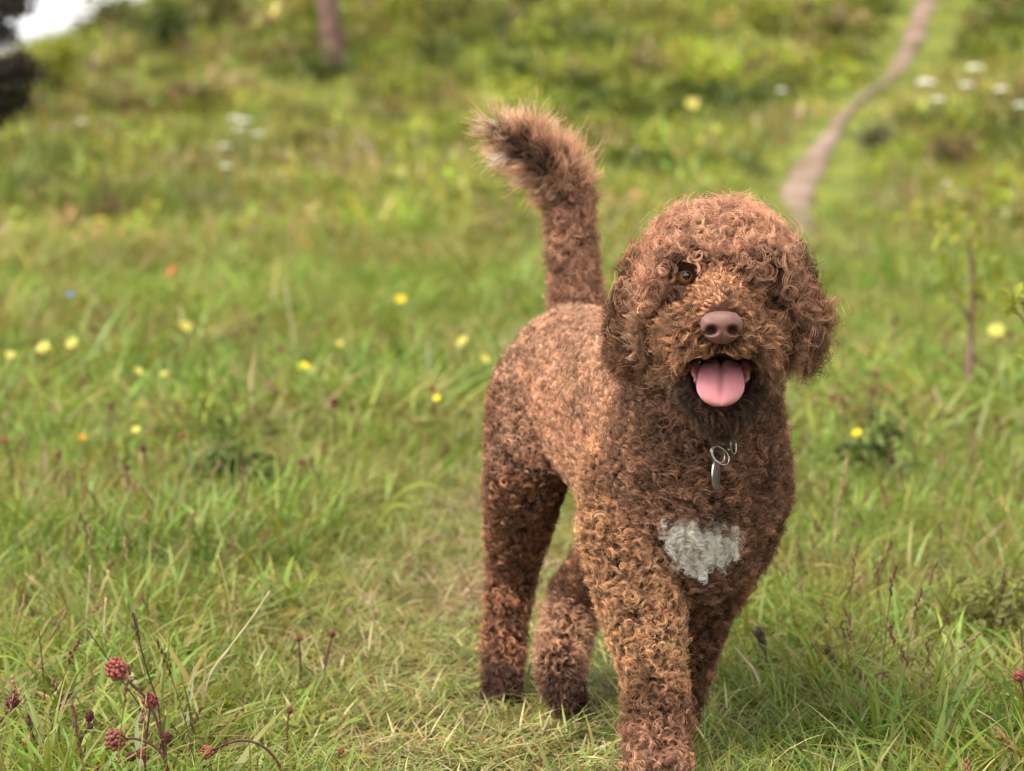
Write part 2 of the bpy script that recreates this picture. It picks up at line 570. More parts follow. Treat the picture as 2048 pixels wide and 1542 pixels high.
sc_ = np.where((np.abs(x - tb_[0] * y / tb_[1]) < .35) & (y > tb_[1] - 5) & (y < tb_[1] + .3), sc_ * .4, sc_)
scatter('slope_vegetation', np.stack([x, y, gz(x, y) - .01], 1), np.stack([rng.normal(0, .15, n), rng.normal(0, .15, n), rng.uniform(0, 6.28, n)], 1),
        np.stack([sc_, sc_, sc_ * rng.uniform(.8, 1.3, n)], 1), idx, tn, hill_c, 'soft mixed grass and herbs covering the slope')


# thin seeding culms standing above the grass
culm_c = coll_of('culms')
for k in range(6):
    V, F, S = [], [], []
    for j in range(random.choice((1, 2, 2, 3))):
        az = random.uniform(0, 6.28); b0 = np.array([random.gauss(0, .02), random.gauss(0, .02), 0]); h_ = random.uniform(.10, .20)
        top_ = b0 + np.array([math.cos(az), math.sin(az), 0]) * random.uniform(.01, .07) + np.array([0, 0, h_])
        q = bez(b0, b0 + np.array([0, 0, h_ * .4]), b0 * .4 + top_ * .6 + np.array([0, 0, h_ * .12]), top_, 6)
        v, f = tube(q, np.linspace(.0009, .0005, 6), 4)
        F += [tuple(i + len(V) for i in ff) for ff in f]; V += list(v)
        S += [(2.2, 1.7, 3.0) if k % 2 else (1.3, .9, 1.6)] * len(v)
        c_ = (1.1, .45, 1.2) if k < 3 else (2.0, 1.35, 2.6)
        for m_ in range(7):
            p_ = q[-1] + (q[-2] - q[-1]) * (m_ / 6) * 1.0 + np.array([random.gauss(0, .0012), random.gauss(0, .0012), 0])
            v, f = S4 * np.array([.0016, .0016, .0040]) + p_, F4
            F += [tuple(i + len(V) for i in ff) for ff in f]; V += list(v); S += [c_] * len(v)
    proto('culm', V, F, S, herb_mat, culm_c)
x, y = wedge(3.3, 13.0, 1100, .5, .17, 1.25)
k_ = (worn(x, y) < .05) & (rng.random(len(x)) < .25 + 1.1 * fbm(x, y, .7, 91)); x, y = x[k_], y[k_]; n = len(x)
scatter('seeding_grass', np.stack([x, y, gz(x, y)], 1), np.stack([rng.normal(0, .12, n), rng.normal(0, .12, n), rng.uniform(0, 6.28, n)], 1),
        np.stack([rng.uniform(.8, 1.3, n)] * 2 + [rng.uniform(.45, 1.0, n)], 1), rng.integers(0, 6, n), np.tile(np.array([.165, .15, .04]), (n, 1)) * np.exp(rng.normal(0, .25, (n, 1))), culm_c, 'thin seeding culms scattered through the meadow grass', True)
# ------------------------------------------------------------------ the dog
def pxm(px, D): return px * D / FPX


PRIMS = []      # (region, kind, data)


def cap_(reg, a, b, ra, rb):
    PRIMS.append((reg, 'cap', np.asarray(a, float), np.asarray(b, float), ra, rb))


def ell_(reg, c, radii, rot=(0, 0, 0)):
    M = np.array(Matrix.Rotation(rot[2], 3, 'Z') @ Matrix.Rotation(rot[1], 3, 'Y') @ Matrix.Rotation(rot[0], 3, 'X'))
    PRIMS.append((reg, 'ell', np.asarray(c, float), np.asarray(radii, float), M, None))


def chain(reg, pts):
    for (a, ra), (b, rb) in zip(pts[:-1], pts[1:]):
        cap_(reg, a, b, ra, rb)


# trunk
ell_('chest', P(1392, 930, 3.945), (.101, .115, .112))
cap_('chest', P(1392, 930, 3.96), P(1385, 1055, 3.96), .098, .078)
cap_('neck', P(1400, 800, 3.95), P(1432, 640, 3.90), .088, .066)
cap_('chest', P(1392, 930, 3.96), P(1400, 800, 3.95), .10, .088)
cap_('body', P(1380, 905, 4.02), P(1285, 835, 4.22), .108, .112)
cap_('body', P(1285, 835, 4.22), P(1160, 765, 4.46), .112, .090)
cap_('rump', P(1160, 765, 4.46), P(1160, 745, 4.50), .090, .080)
# hind leg standing
chain('hthigh', [(P(1100, 790, 4.44), .072), (P(1085, 830, 4.40), .066), (P(1050, 960, 4.32), .045), (P(1024, 1140, 4.46), .0265)])
chain('hleg', [(P(1024, 1140, 4.46), .0265), (P(1012, 1240, 4.42), .021), (P(1005, 1350, 4.37), .020)])
chain('hpaw', [(P(1005, 1350, 4.37), .020), (P(1004, 1378, 4.325), .021)])
for dx in (-26, -9, 9, 26):
    cap_('hpaw', P(1004 + dx * .6, 1370, 4.335), P(1004 + dx, 1388, 4.30 + abs(dx) * .0006), .011, .009)
# hind leg swinging forward
chain('hthigh', [(P(1235, 800, 4.44), .072), (P(1275, 910, 4.36), .060), (P(1272, 1050, 4.20), .043), (P(1205, 1135, 4.30), .034), (P(1150, 1195, 4.38), .028)])
chain('hleg2', [(P(1150, 1195, 4.38), .028), (P(1128, 1285, 4.28), .024), (P(1117, 1345, 4.215), .022)])
chain('hpaw2', [(P(1120, 1345, 4.215), .022), (P(1133, 1390, 4.175), .021)])
for dx in (-24, -8, 8, 24):
    cap_('hpaw2', P(1133 + dx * .6, 1385, 4.18), P(1136 + dx * .9, 1408 - abs(dx) * .3, 4.155 + abs(dx) * .0006), .011, .009)
# front leg leading
chain('fleg', [(P(1285, 960, 3.98), .066), (P(1268, 1060, 3.95), .057), (P(1276, 1180, 3.92), .042), (P(1300, 1300, 3.87), .031), (P(1312, 1385, 3.84), .025)])
chain('fwrist', [(P(1312, 1385, 3.84), .025), (P(1314, 1470, 3.815), .026)])
chain('fpaw', [(P(1314, 1470, 3.815), .026), (P(1316, 1518, 3.79), .027)])
for dx in (-38, -13, 13, 38):
    cap_('fpaw', P(1316 + dx * .6, 1520, 3.78), P(1316 + dx, 1546, 3.745 + abs(dx) * .0006), .014, .012)
# front leg trailing
chain('fleg2', [(P(1478, 975, 3.99), .056), (P(1452, 1080, 4.0), .047), (P(1418, 1160, 4.02), .038), (P(1375, 1310, 4.03), .024), (P(1358, 1390, 4.08), .022)])
chain('fpaw2', [(P(1358, 1390, 4.08), .022), (P(1352, 1450, 4.07), .022)])
for dx in (-24, -8, 8, 24):
    cap_('fpaw2', P(1352 + dx * .6, 1450, 4.06), P(1352 + dx, 1472 - abs(dx) * .2, 4.035), .011, .009)
# tail
chain('tail', [(P(1155, 620, 4.53), .026), (P(1143, 500, 4.53), .021), (P(1136, 410, 4.53), .018), (P(1108, 345, 4.53), .016),
               (P(1058, 300, 4.53), .013), (P(1004, 272, 4.53), .008)])
# head
HC = P(1438, 560, 3.83)
ell_('skull', HC, (.073, .078, .066))
ell_('skull', P(1438, 520, 3.80), (.062, .06, .045))
ell_('brow', P(1378, 528, 3.735), (.026, .022, .013))
ell_('brow', P(1512, 530, 3.735), (.026, .022, .013))
ell_('cheek', P(1352, 645, 3.80), (.040, .05, .045))
ell_('cheek', P(1530, 645, 3.80), (.040, .05, .045))
cap_('bridge', P(1442, 585, 3.74), P(1443, 632, 3.625), .036, .020)
cap_('muzzle', P(1442, 640, 3.75), P(1443, 655, 3.635), .046, .026)
cap_('lip', P(1388, 672, 3.75), P(1408, 676, 3.66), .033, .023)
cap_('lip', P(1497, 672, 3.75), P(1477, 676, 3.66), .033, .023)
cap_('jaw', P(1385, 745, 3.80), P(1418, 800, 3.70), .022, .015)
cap_('jaw', P(1500, 745, 3.80), P(1468, 800, 3.70), .022, .015)
cap_('jaw', P(1440, 800, 3.80), P(1441, 815, 3.695), .032, .021)
# ears
for sx, top, mid, low in ((-1, P(1304, 535, 3.84), P(1276, 600, 3.825), P(1262, 672, 3.815)),
                          (1, P(1566, 540, 3.84), P(1586, 605, 3.825), P(1594, 668, 3.815))):
    cap_('ear', top, mid, .019, .019)
    cap_('ear', mid, low, .019, .015)

NOSE = P(1443, 655, 3.60)
U, Fs = uv_sphere(16, 12)
gb = Geo()
for pr in PRIMS:
    if pr[1] == 'cap':
        a, b, ra, rb = pr[2:]
        n = max(2, int(np.linalg.norm(b - a) / (0.22 * min(ra, rb) + .002)))
        n = min(n, 26)
        for i in range(n + 1):
            t = i / n
            gb.add(U * (ra + (rb - ra) * t) + a + (b - a) * t, Fs)
    else:
        c, rad, M = pr[2:5]
        gb.add((U * rad) @ M.T + c, Fs)

raw = gb.obj('raw', None)
md = raw.modifiers.new('r', 'REMESH'); md.mode = 'VOXEL'; md.voxel_size = .0055
md = raw.modifiers.new('s', 'SMOOTH'); md.factor = .6; md.iterations = 7
dg = bpy.context.evaluated_depsgraph_get()
body_me = bpy.data.meshes.new_from_object(raw.evaluated_get(dg))
bpy.data.objects.remove(raw)
body_me.name = 'body'
body_me.polygons.foreach_set('use_smooth', np.ones(len(body_me.polygons), dtype=bool))
skin_mat = new_mat('dog_skin', (.042, .016, .009), .8, .1)
body_me.materials.append(skin_mat)

dog = empty('dog', (.17, 3.95, 0))
tag(dog, 'curly brown dog with white chest patch trotting towards the camera with tongue out', 'dog')
body = bpy.data.objects.new('body', body_me); COL.objects.link(body); child(body, dog)

bm = bmesh.new(); bm.from_mesh(body_me); bmesh.ops.triangulate(bm, faces=bm.faces[:])
bvh = BVHTree.FromBMesh(bm)
bm.verts.ensure_lookup_table()
BV = np.array([v.co for v in bm.verts]); BN = np.array([v.normal for v in bm.verts])
BT = np.array([[v.index for v in f.verts] for f in bm.faces])
bm.free()


def hit(px, py):
    d = P(px, py, 1.0) - _c
    loc, nor, i, dist = bvh.ray_cast(Vector(_c), Vector(d).normalized())
    return np.array(loc), np.array(nor)


# regions of the coat: L reach, R curl radius, turns, kn lift, kf flow weight, w lock half width, dens locks per m2, nh hairs, root/tip colour
C = lambda *c: np.array(c)
REG = {
    'body':   dict(L=.013, R=.0042, T=1.35, kn=.8, kf=.7, w=.0030, dens=52000, root=C(0.157, 0.063, 0.034), tip=C(0.759, 0.443, 0.270), flow=(0, .5, -.8)),
    'rump':   dict(L=.013, R=.0042, T=1.35, kn=.8, kf=.7, w=.0030, dens=52000, root=C(0.194, 0.087, 0.051), tip=C(0.828, 0.517, 0.333), flow=(0, .5, -.8)),
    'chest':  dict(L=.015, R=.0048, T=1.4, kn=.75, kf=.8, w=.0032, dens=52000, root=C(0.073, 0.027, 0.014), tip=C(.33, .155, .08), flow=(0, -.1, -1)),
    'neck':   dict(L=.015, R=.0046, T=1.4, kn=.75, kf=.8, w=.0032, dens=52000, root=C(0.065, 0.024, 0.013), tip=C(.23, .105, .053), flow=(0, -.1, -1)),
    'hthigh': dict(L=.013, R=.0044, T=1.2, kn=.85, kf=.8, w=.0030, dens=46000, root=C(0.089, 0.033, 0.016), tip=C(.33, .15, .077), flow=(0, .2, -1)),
    'hleg':   dict(L=.016, R=.0040, T=.9, kn=.9, kf=1.0, w=.0030, dens=52000, root=C(0.076, 0.027, 0.014), tip=C(.48, .235, .125), flow=(0, 0, -1)),
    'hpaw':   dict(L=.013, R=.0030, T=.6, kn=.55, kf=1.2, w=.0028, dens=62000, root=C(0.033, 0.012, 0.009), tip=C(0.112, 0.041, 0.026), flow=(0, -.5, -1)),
    'hleg2':  dict(L=.017, R=.0036, T=.7, kn=.9, kf=1.0, w=.0030, dens=52000, root=C(.14, .06, .036), tip=C(.75, .47, .29), flow=(0, 0, -1)),
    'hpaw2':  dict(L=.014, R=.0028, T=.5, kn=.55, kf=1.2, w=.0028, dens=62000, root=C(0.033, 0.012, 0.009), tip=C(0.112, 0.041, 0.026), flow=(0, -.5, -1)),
    'fleg':   dict(L=.016, R=.0046, T=1.1, kn=.85, kf=.8, w=.0032, dens=48000, root=C(0.124, 0.048, 0.023), tip=C(.74, .43, .225), flow=(0, 0, -1)),
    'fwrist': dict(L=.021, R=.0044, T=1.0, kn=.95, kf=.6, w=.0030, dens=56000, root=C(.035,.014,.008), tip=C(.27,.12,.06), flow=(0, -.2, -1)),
    'fpaw':   dict(L=.017, R=.0044, T=.9, kn=.8, kf=.8, w=.0030, dens=60000, root=C(0.144, 0.060, 0.031), tip=C(.62,.36,.21), flow=(0, -.6, -1)),
    'fleg2':  dict(L=.017, R=.0044, T=1.0, kn=.85, kf=.9, w=.0030, dens=46000, root=C(0.053, 0.019, 0.010), tip=C(.27, .115, .058), flow=(0, .1, -1)),  # trailing leg: its shade is put into a darker coat colour
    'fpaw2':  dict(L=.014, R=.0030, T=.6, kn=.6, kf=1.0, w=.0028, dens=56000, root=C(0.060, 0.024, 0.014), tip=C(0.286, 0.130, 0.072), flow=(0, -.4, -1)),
    'tail':   dict(L=.034, R=.0054, T=1.0, kn=1.0, kf=.5, w=.0036, dens=74000, root=C(0.120, 0.048, 0.027), tip=C(0.888, 0.504, 0.300), flow=(0, 0, 0)),
    'skull':  dict(L=.025, R=.0066, T=1.35, kn=.9, kf=.45, w=.0034, dens=56000, root=C(0.102, 0.043, 0.025), tip=C(0.683, 0.378, 0.230), flow=(0, -.5, -.3)),
    'brow':   dict(L=.021, R=.0058, T=1.0, kn=.8, kf=.7, w=.0032, dens=56000, root=C(0.102, 0.041, 0.023), tip=C(0.559, 0.305, 0.182), flow=(0, -.4, -.5)),
    'cheek':  dict(L=.032, R=.0060, T=1.0, kn=.5, kf=1.1, w=.0030, dens=56000, root=C(.085, .036, .021), tip=C(.47, .27, .155), flow=(0, .3, -1)),
    'bridge': dict(L=.011, R=.0018, T=.35, kn=.16, kf=1.3, w=.0026, dens=110000, root=C(.26, .105, .05), tip=C(.60, .33, .17), flow=(0, 1, 0)),
    'muzzle': dict(L=.030, R=.0048, T=.85, kn=.30, kf=1.25, w=.0024, dens=90000, root=C(.11, .045, .024), tip=C(.66, .38, .20), flow=(0, .6, -.5)),
    'lip':    dict(L=.032, R=.0046, T=.75, kn=.28, kf=1.2, w=.0024, dens=80000, root=C(.05, .02, .011), tip=C(.42, .215, .11), flow=(0, .4, -1)),
    'jaw':    dict(L=.020, R=.0036, T=.6, kn=.4, kf=1.2, w=.0026, dens=60000, root=C(.03, .012, .007), tip=C(.15, .065, .035), flow=(0, -.1, -1)),
    'ear':    dict(L=.048, R=.0066, T=1.7, kn=.17, kf=1.4, w=.0032, dens=56000, root=C(.032, .011, .006), tip=C(.22, .094, .045), flow=(0, -.05, -1)),
}
RN = list(REG)


def prim_dist(p, pr):
    if pr[1] == 'cap':
        a, b, ra, rb = pr[2:]
        ab = b - a
        t = np.clip(((p - a) @ ab) / (ab @ ab + 1e-12), 0, 1)
        return np.linalg.norm(p - a - t[:, None] * ab, axis=1) - (ra + (rb - ra) * t)
    c, rad, M = pr[2:5]
    q = (p - c) @ M
    k = np.linalg.norm(q / rad, axis=1)
    return (k - 1) * rad.min()


def region_weights(p, sig=.010):
    W = np.zeros((len(p), len(RN)))
    for pr in PRIMS:
        d = prim_dist(p, pr)
        i = RN.index(pr[0])
        W[:, i] = np.maximum(W[:, i], np.exp(-np.maximum(d + .01, 0) / sig))
    W = W ** 2
    return W / W.sum(1, keepdims=True)


def mixp(W, key):
    A = np.array([REG[r][key] for r in RN], float)
    return W @ A


def gauss(p, c, s):
    return np.exp(-((p - c) ** 2).sum(1) / (2 * s * s))


# ---- facial features (found on the body's surface)
eye_c = []
for (ex, ey) in ((1373, 551), (1530, 561)):
    h, n = hit(ex, ey)
    eye_c.append(h - (P(ex, ey, 2) - P(ex, ey, 1)) * (-1) * .0012)
EYE_R = .0099
view = unit(P(1440, 600, 1) - _c)

# nose pad
nose_mat = new_mat('nose_leather', (.30, .135, .11), .30, .5)
nt = nose_mat.node_tree
nz = nt.nodes.new('ShaderNodeTexVoronoi'); nz.inputs['Scale'].default_value = 900
bp = nt.nodes.new('ShaderNodeBump'); bp.inputs['Strength'].default_value = .35; bp.inputs['Distance'].default_value = .0006
nt.links.new(nz.outputs['Distance'], bp.inputs['Height'])
nt.links.new(bp.outputs[0], nt.nodes['Principled BSDF'].inputs['Normal'])
na_ = nt.nodes.new('ShaderNodeAttribute'); na_.attribute_name = 'wet'       # nostril hollows coloured darker
nm_ = nt.nodes.new('ShaderNodeMix'); nm_.data_type = 'RGBA'
nm_.inputs[6].default_value = (.150, .056, .040, 1); nm_.inputs[7].default_value = (.02, .008, .007, 1)
nt.links.new(na_.outputs['Fac'], nm_.inputs['Factor']); nt.links.new(nm_.outputs[2], nt.nodes['Principled BSDF'].inputs['Base Color'])
NU, NF = uv_sphere(96, 64)
nose_dark = np.zeros(len(NU))
nw, nh_, nd = .0222, .0174, .017
v = NU.copy()
x, y, z = v[:, 0].copy(), v[:, 1].copy(), v[:, 2].copy()
sq = lambda a, e: np.sign(a) * np.abs(a) ** e
xx = sq(x, .82) * nw * (1 + .10 * np.clip(z, -1, 1) - .22 * np.clip(-z, 0, 1) ** 2)
zz = sq(z, .85) * nh_
yy = sq(y, .8) * nd
front = y < 0.1
for s in (-1, 1):                                    # nostrils: comma shaped hollows
    dxn = (xx - s * .0108) / .0052; dzn = (zz + .0022) / .0042
    g = np.exp(-(dxn ** 2 + dzn ** 2) ** 1.4) * front
    yy += g * .0125; nose_dark = np.maximum(nose_dark, g)
    dxn = (xx - s * .0165) / .0055; dzn = (zz + .0062 - .0) / .0022
    g = np.exp(-(dxn ** 2 + dzn ** 2)) * front
    yy += g * .0045; nose_dark = np.maximum(nose_dark, g * .8)
g = np.exp(-(xx / .0010) ** 2) * front * np.clip((-zz + .004) / .012, 0, 1)
yy += g * .0022
NC = P(1443, 655, 3.597)
nose = mesh_obj('nose', np.stack([xx, yy, zz], 1) + NC, NF, nose_mat); child(nose, dog)
at = nose.data.attributes.new('wet', 'FLOAT', 'POINT'); at.data.foreach_set('value', nose_dark.astype(np.float32))
nose['label'] = 'bare pinkish brown nose'

# eyes
iris_mat = bpy.data.materials.new('eye_ball'); iris_mat.use_nodes = True
t_ = iris_mat.node_tree; b_ = t_.nodes['Principled BSDF']
b_.inputs['Roughness'].default_value = .06; b_.inputs['Coat Weight'].default_value = 1.0; b_.inputs['Coat Roughness'].default_value = .02
tc = t_.nodes.new('ShaderNodeAttribute'); tc.attribute_name = 'polar'
rp = t_.nodes.new('ShaderNodeValToRGB')
rp.color_ramp.elements[0].position = .0; rp.color_ramp.elements[0].color = (.004, .003, .003, 1)
rp.color_ramp.elements[1].position = 1.0; rp.color_ramp.elements[1].color = (.10, .06, .05, 1)
for pos, c in ((.28, (.004, .003, .003)), (.34, (.36, .16, .038)), (.74, (.30, .12, .028)), (.84, (.03, .012, .007)), (.93, (.16, .10, .08))):
    e = rp.color_ramp.elements.new(pos); e.color = (*c, 1)
t_.links.new(tc.outputs['Fac'], rp.inputs[0]); t_.links.new(rp.outputs[0], b_.inputs['Base Color'])
lid_mat = new_mat('eyelid', (.20, .085, .060), .6, .3)
EU, EF = uv_sphere(32, 24)
for c, look in zip(eye_c, ((1373, 551), (1530, 561))):
    gz_ = unit(_c + np.array([0, 0, .05]) - c)
    R_ = np.array(Vector(gz_).to_track_quat('Z', 'Y').to_matrix())
    bulge = EU.copy(); bulge *= (1 + .10 * np.clip((EU[:, 2:] - .78) / .22, 0, 1))
    eo = mesh_obj('eye', (bulge * EYE_R) @ R_.T + c, EF, iris_mat); child(eo, dog)
    at = eo.data.attributes.new('polar', 'FLOAT', 'POINT')
    at.data.foreach_set('value', (np.arccos(np.clip(EU[:, 2], -1, 1)) / (math.pi / 2)).astype(np.float32))
    # eyelids: a ring slit round the ball, almond opening
    gl = Geo(); ring = []
    n = 40
    vv = []
    for k in range(n):
        th = 2 * math.pi * k / n
        for r_, lift in ((.76, 1.05), (.86, 1.10), (1.0, 1.06), (1.15, .85)):
            ax_ = math.cos(th) * r_ * 1.18
            ay_ = math.sin(th) * r_ * (.56 if math.sin(th) > 0 else .74)
            rr = math.hypot(ax_, ay_)
            zz_ = math.sqrt(max(0, 1 - min(rr, .98) ** 2)) * (lift if rr < 1 else .75)
            if r_ > 1.1: zz_ = -.15
            vv.append((ax_, ay_, zz_ * 1.03))
    ff = []
    for k in range(n):
        for j in range(3):
            a = k * 4 + j; b2 = ((k + 1) % n) * 4 + j
            ff.append((a, b2, b2 + 1, a + 1))
    # orient: up of the lid along world z
    zax = gz_; xax = unit(np.cross(np.array([0, 0, 1.]), zax)); yax = np.cross(zax, xax)
    Rl = np.stack([xax, yax, zax], 1)
    lo = mesh_obj('eyelid', (np.array(vv) * EYE_R) @ Rl.T + c, ff, lid_mat); child(lo, eo) if False else child(lo, dog)

# mouth lining, tongue, lips, teeth
mouth_mat = new_mat('mouth_lining', (.022, .007, .007), .85, .05)
mv, mf = uv_sphere(32, 20)
mo = mesh_obj('mouth_lining', mv * np.array([.047, .052, .036]) + P(1443, 758, 3.742), mf, mouth_mat); child(mo, dog)
tongue_mat = new_mat('tongue', (.62, .215, .235), .22, .6)
tt = tongue_mat.node_tree
n1 = tt.nodes.new('ShaderNodeTexNoise'); n1.inputs['Scale'].default_value = 1400; n1.inputs['Detail'].default_value = 3
b1 = tt.nodes.new('ShaderNodeBump'); b1.inputs['Strength'].default_value = .7; b1.inputs['Distance'].default_value = .0012
tt.links.new(n1.outputs[0], b1.inputs['Height']); tt.links.new(b1.outputs[0], tt.nodes['Principled BSDF'].inputs['Normal'])
n2 = tt.nodes.new('ShaderNodeTexNoise'); n2.inputs['Scale'].default_value = 90
r2 = tt.nodes.new('ShaderNodeValToRGB')
r2.color_ramp.elements[0].color = (.56, .18, .19, 1); r2.color_ramp.elements[1].color = (.66, .265, .275, 1)
tt.links.new(n2.outputs[0], r2.inputs[0]); tt.links.new(r2.outputs[0], tt.nodes['Principled BSDF'].inputs['Base Color'])
tt.nodes['Principled BSDF'].inputs['Subsurface Weight'].default_value = .25
tt.nodes['Principled BSDF'].inputs['Subsurface Radius'].default_value = (.006, .002, .002)
path = bez(P(1442, 712, 3.775), P(1442, 716, 3.70), P(1441, 742, 3.648), P(1441, 812, 3.640), 40)
tv, tf = [], []
nA = 36
tang = unit(np.gradient(path, axis=0))
for i, (c, tg) in enumerate(zip(path, tang)):
    s = i / (len(path) - 1)
    hw = .0190 + .0072 * min(1, s * 1.35)
    if s > .72: hw *= math.sqrt(max(0.0, 1 - ((s - .72) / .285) ** 2.4))
    side = np.array([1., 0, 0]); nrm = np.cross(side, tg); nrm = nrm if nrm @ view < 0 or i < 12 else nrm
    if nrm @ np.array([0, -1, .6]) < 0: nrm = -nrm
    for j in range(nA):
        a = 2 * math.pi * j / nA
        ca, sa = math.cos(a), math.sin(a)
        th = .0042 * (0.6 + .4 * min(1, hw / .02)) * (1 if hw > .004 else .5)
        lift = -.0042 * math.exp(-(ca / .09) ** 2) * (sa > 0) * (1 if s < .92 else .4) - .0035 * (abs(ca) ** 3) * (1 if s > .3 else -1)
        tv.append(c + side * hw * ca + nrm * (th * np.sign(sa) * abs(sa) ** .7 + lift))
for i in range(len(path) - 1):
    for j in range(nA):
        k = (j + 1) % nA
        tf.append((i * nA + j, i * nA + k, (i + 1) * nA + k, (i + 1) * nA + j))
tf.append(tuple(range(nA))[::-1]); tf.append(tuple((len(path) - 1) * nA + j for j in range(nA)))
to = mesh_obj('tongue', tv, tf, tongue_mat); child(to, dog)
to['label'] = 'pink tongue hanging out of the open mouth'
lip_mat = new_mat('lip_skin', (.20, .055, .048), .3, .5)
for s in (-1, 1):
    q = [P(1442 + s * 44, 708, 3.715), P(1442 + s * 58, 722, 3.700), P(1442 + s * 60, 738, 3.695), P(1442 + s * 50, 757, 3.682), P(1442 + s * 38, 775, 3.675)]
    qq = bez(q[0], q[1], q[3], q[4], 14)
    wob = .0012 * np.sin(np.arange(14) * 2.3)[:, None] * np.array([1, 0, .3])
    lv, lf = tube(qq + wob, np.interp(np.linspace(0, 1, 14), [0, .4, .8, 1], [.002, .0058, .0045, .0015]), 10)
    lo = mesh_obj('lip', lv, lf, lip_mat); child(lo, dog)
tooth_mat = new_mat('tooth', (.70, .62, .42), .25, .5)
for s in (-1, 1):
    a = P(1443 + s * 45, 716, 3.700); b = P(1443 + s * 44, 727, 3.698)
    lv, lf = tube([a, a * .5 + b * .5, b], [.0027, .0022, .0006], 8)
    lo = mesh_obj('tooth', lv, lf, tooth_mat); child(lo, dog)
# dark lower lip edge
low_mat = new_mat('dark_lip', (.020, .009, .008), .9, .05)
lp = bez(P(1380, 752, 3.705), P(1372, 838, 3.685), P(1512, 838, 3.685), P(1504, 752, 3.705), 24)
lv, lf = tube(lp, np.interp(np.linspace(0, 1, 24), [0, .2, .8, 1], [.002, .0045, .0045, .002]), 10)
lo = mesh_obj('lower_lip', lv, lf, low_mat); child(lo, dog)

# ---- coat
def sample(n_total_scale=1.0):
    tri = BV[BT]
    cr = np.cross(tri[:, 1] - tri[:, 0], tri[:, 2] - tri[:, 0])
    area = np.linalg.norm(cr, axis=1) / 2
    cen = tri.mean(1)
    W = region_weights(cen)
    dens = mixp(W, 'dens') * n_total_scale
    nrm = unit(cr)
    facing = -(nrm * unit(cen - _c)).sum(1)
    dens *= np.where(facing < -.35, .35, 1.0)         # sparser on the side turned away
    lam = area * dens
    cnt = rng.poisson(lam)
    idx = np.repeat(np.arange(len(BT)), cnt)
    r1, r2_ = np.sqrt(rng.random(len(idx))), rng.random(len(idx))
    bw = np.stack([1 - r1, r1 * (1 - r2_), r1 * r2_], 1)
    p = (tri[idx] * bw[..., None]).sum(1)
    n = unit((BN[BT[idx]] * bw[..., None]).sum(1))
    return p, n


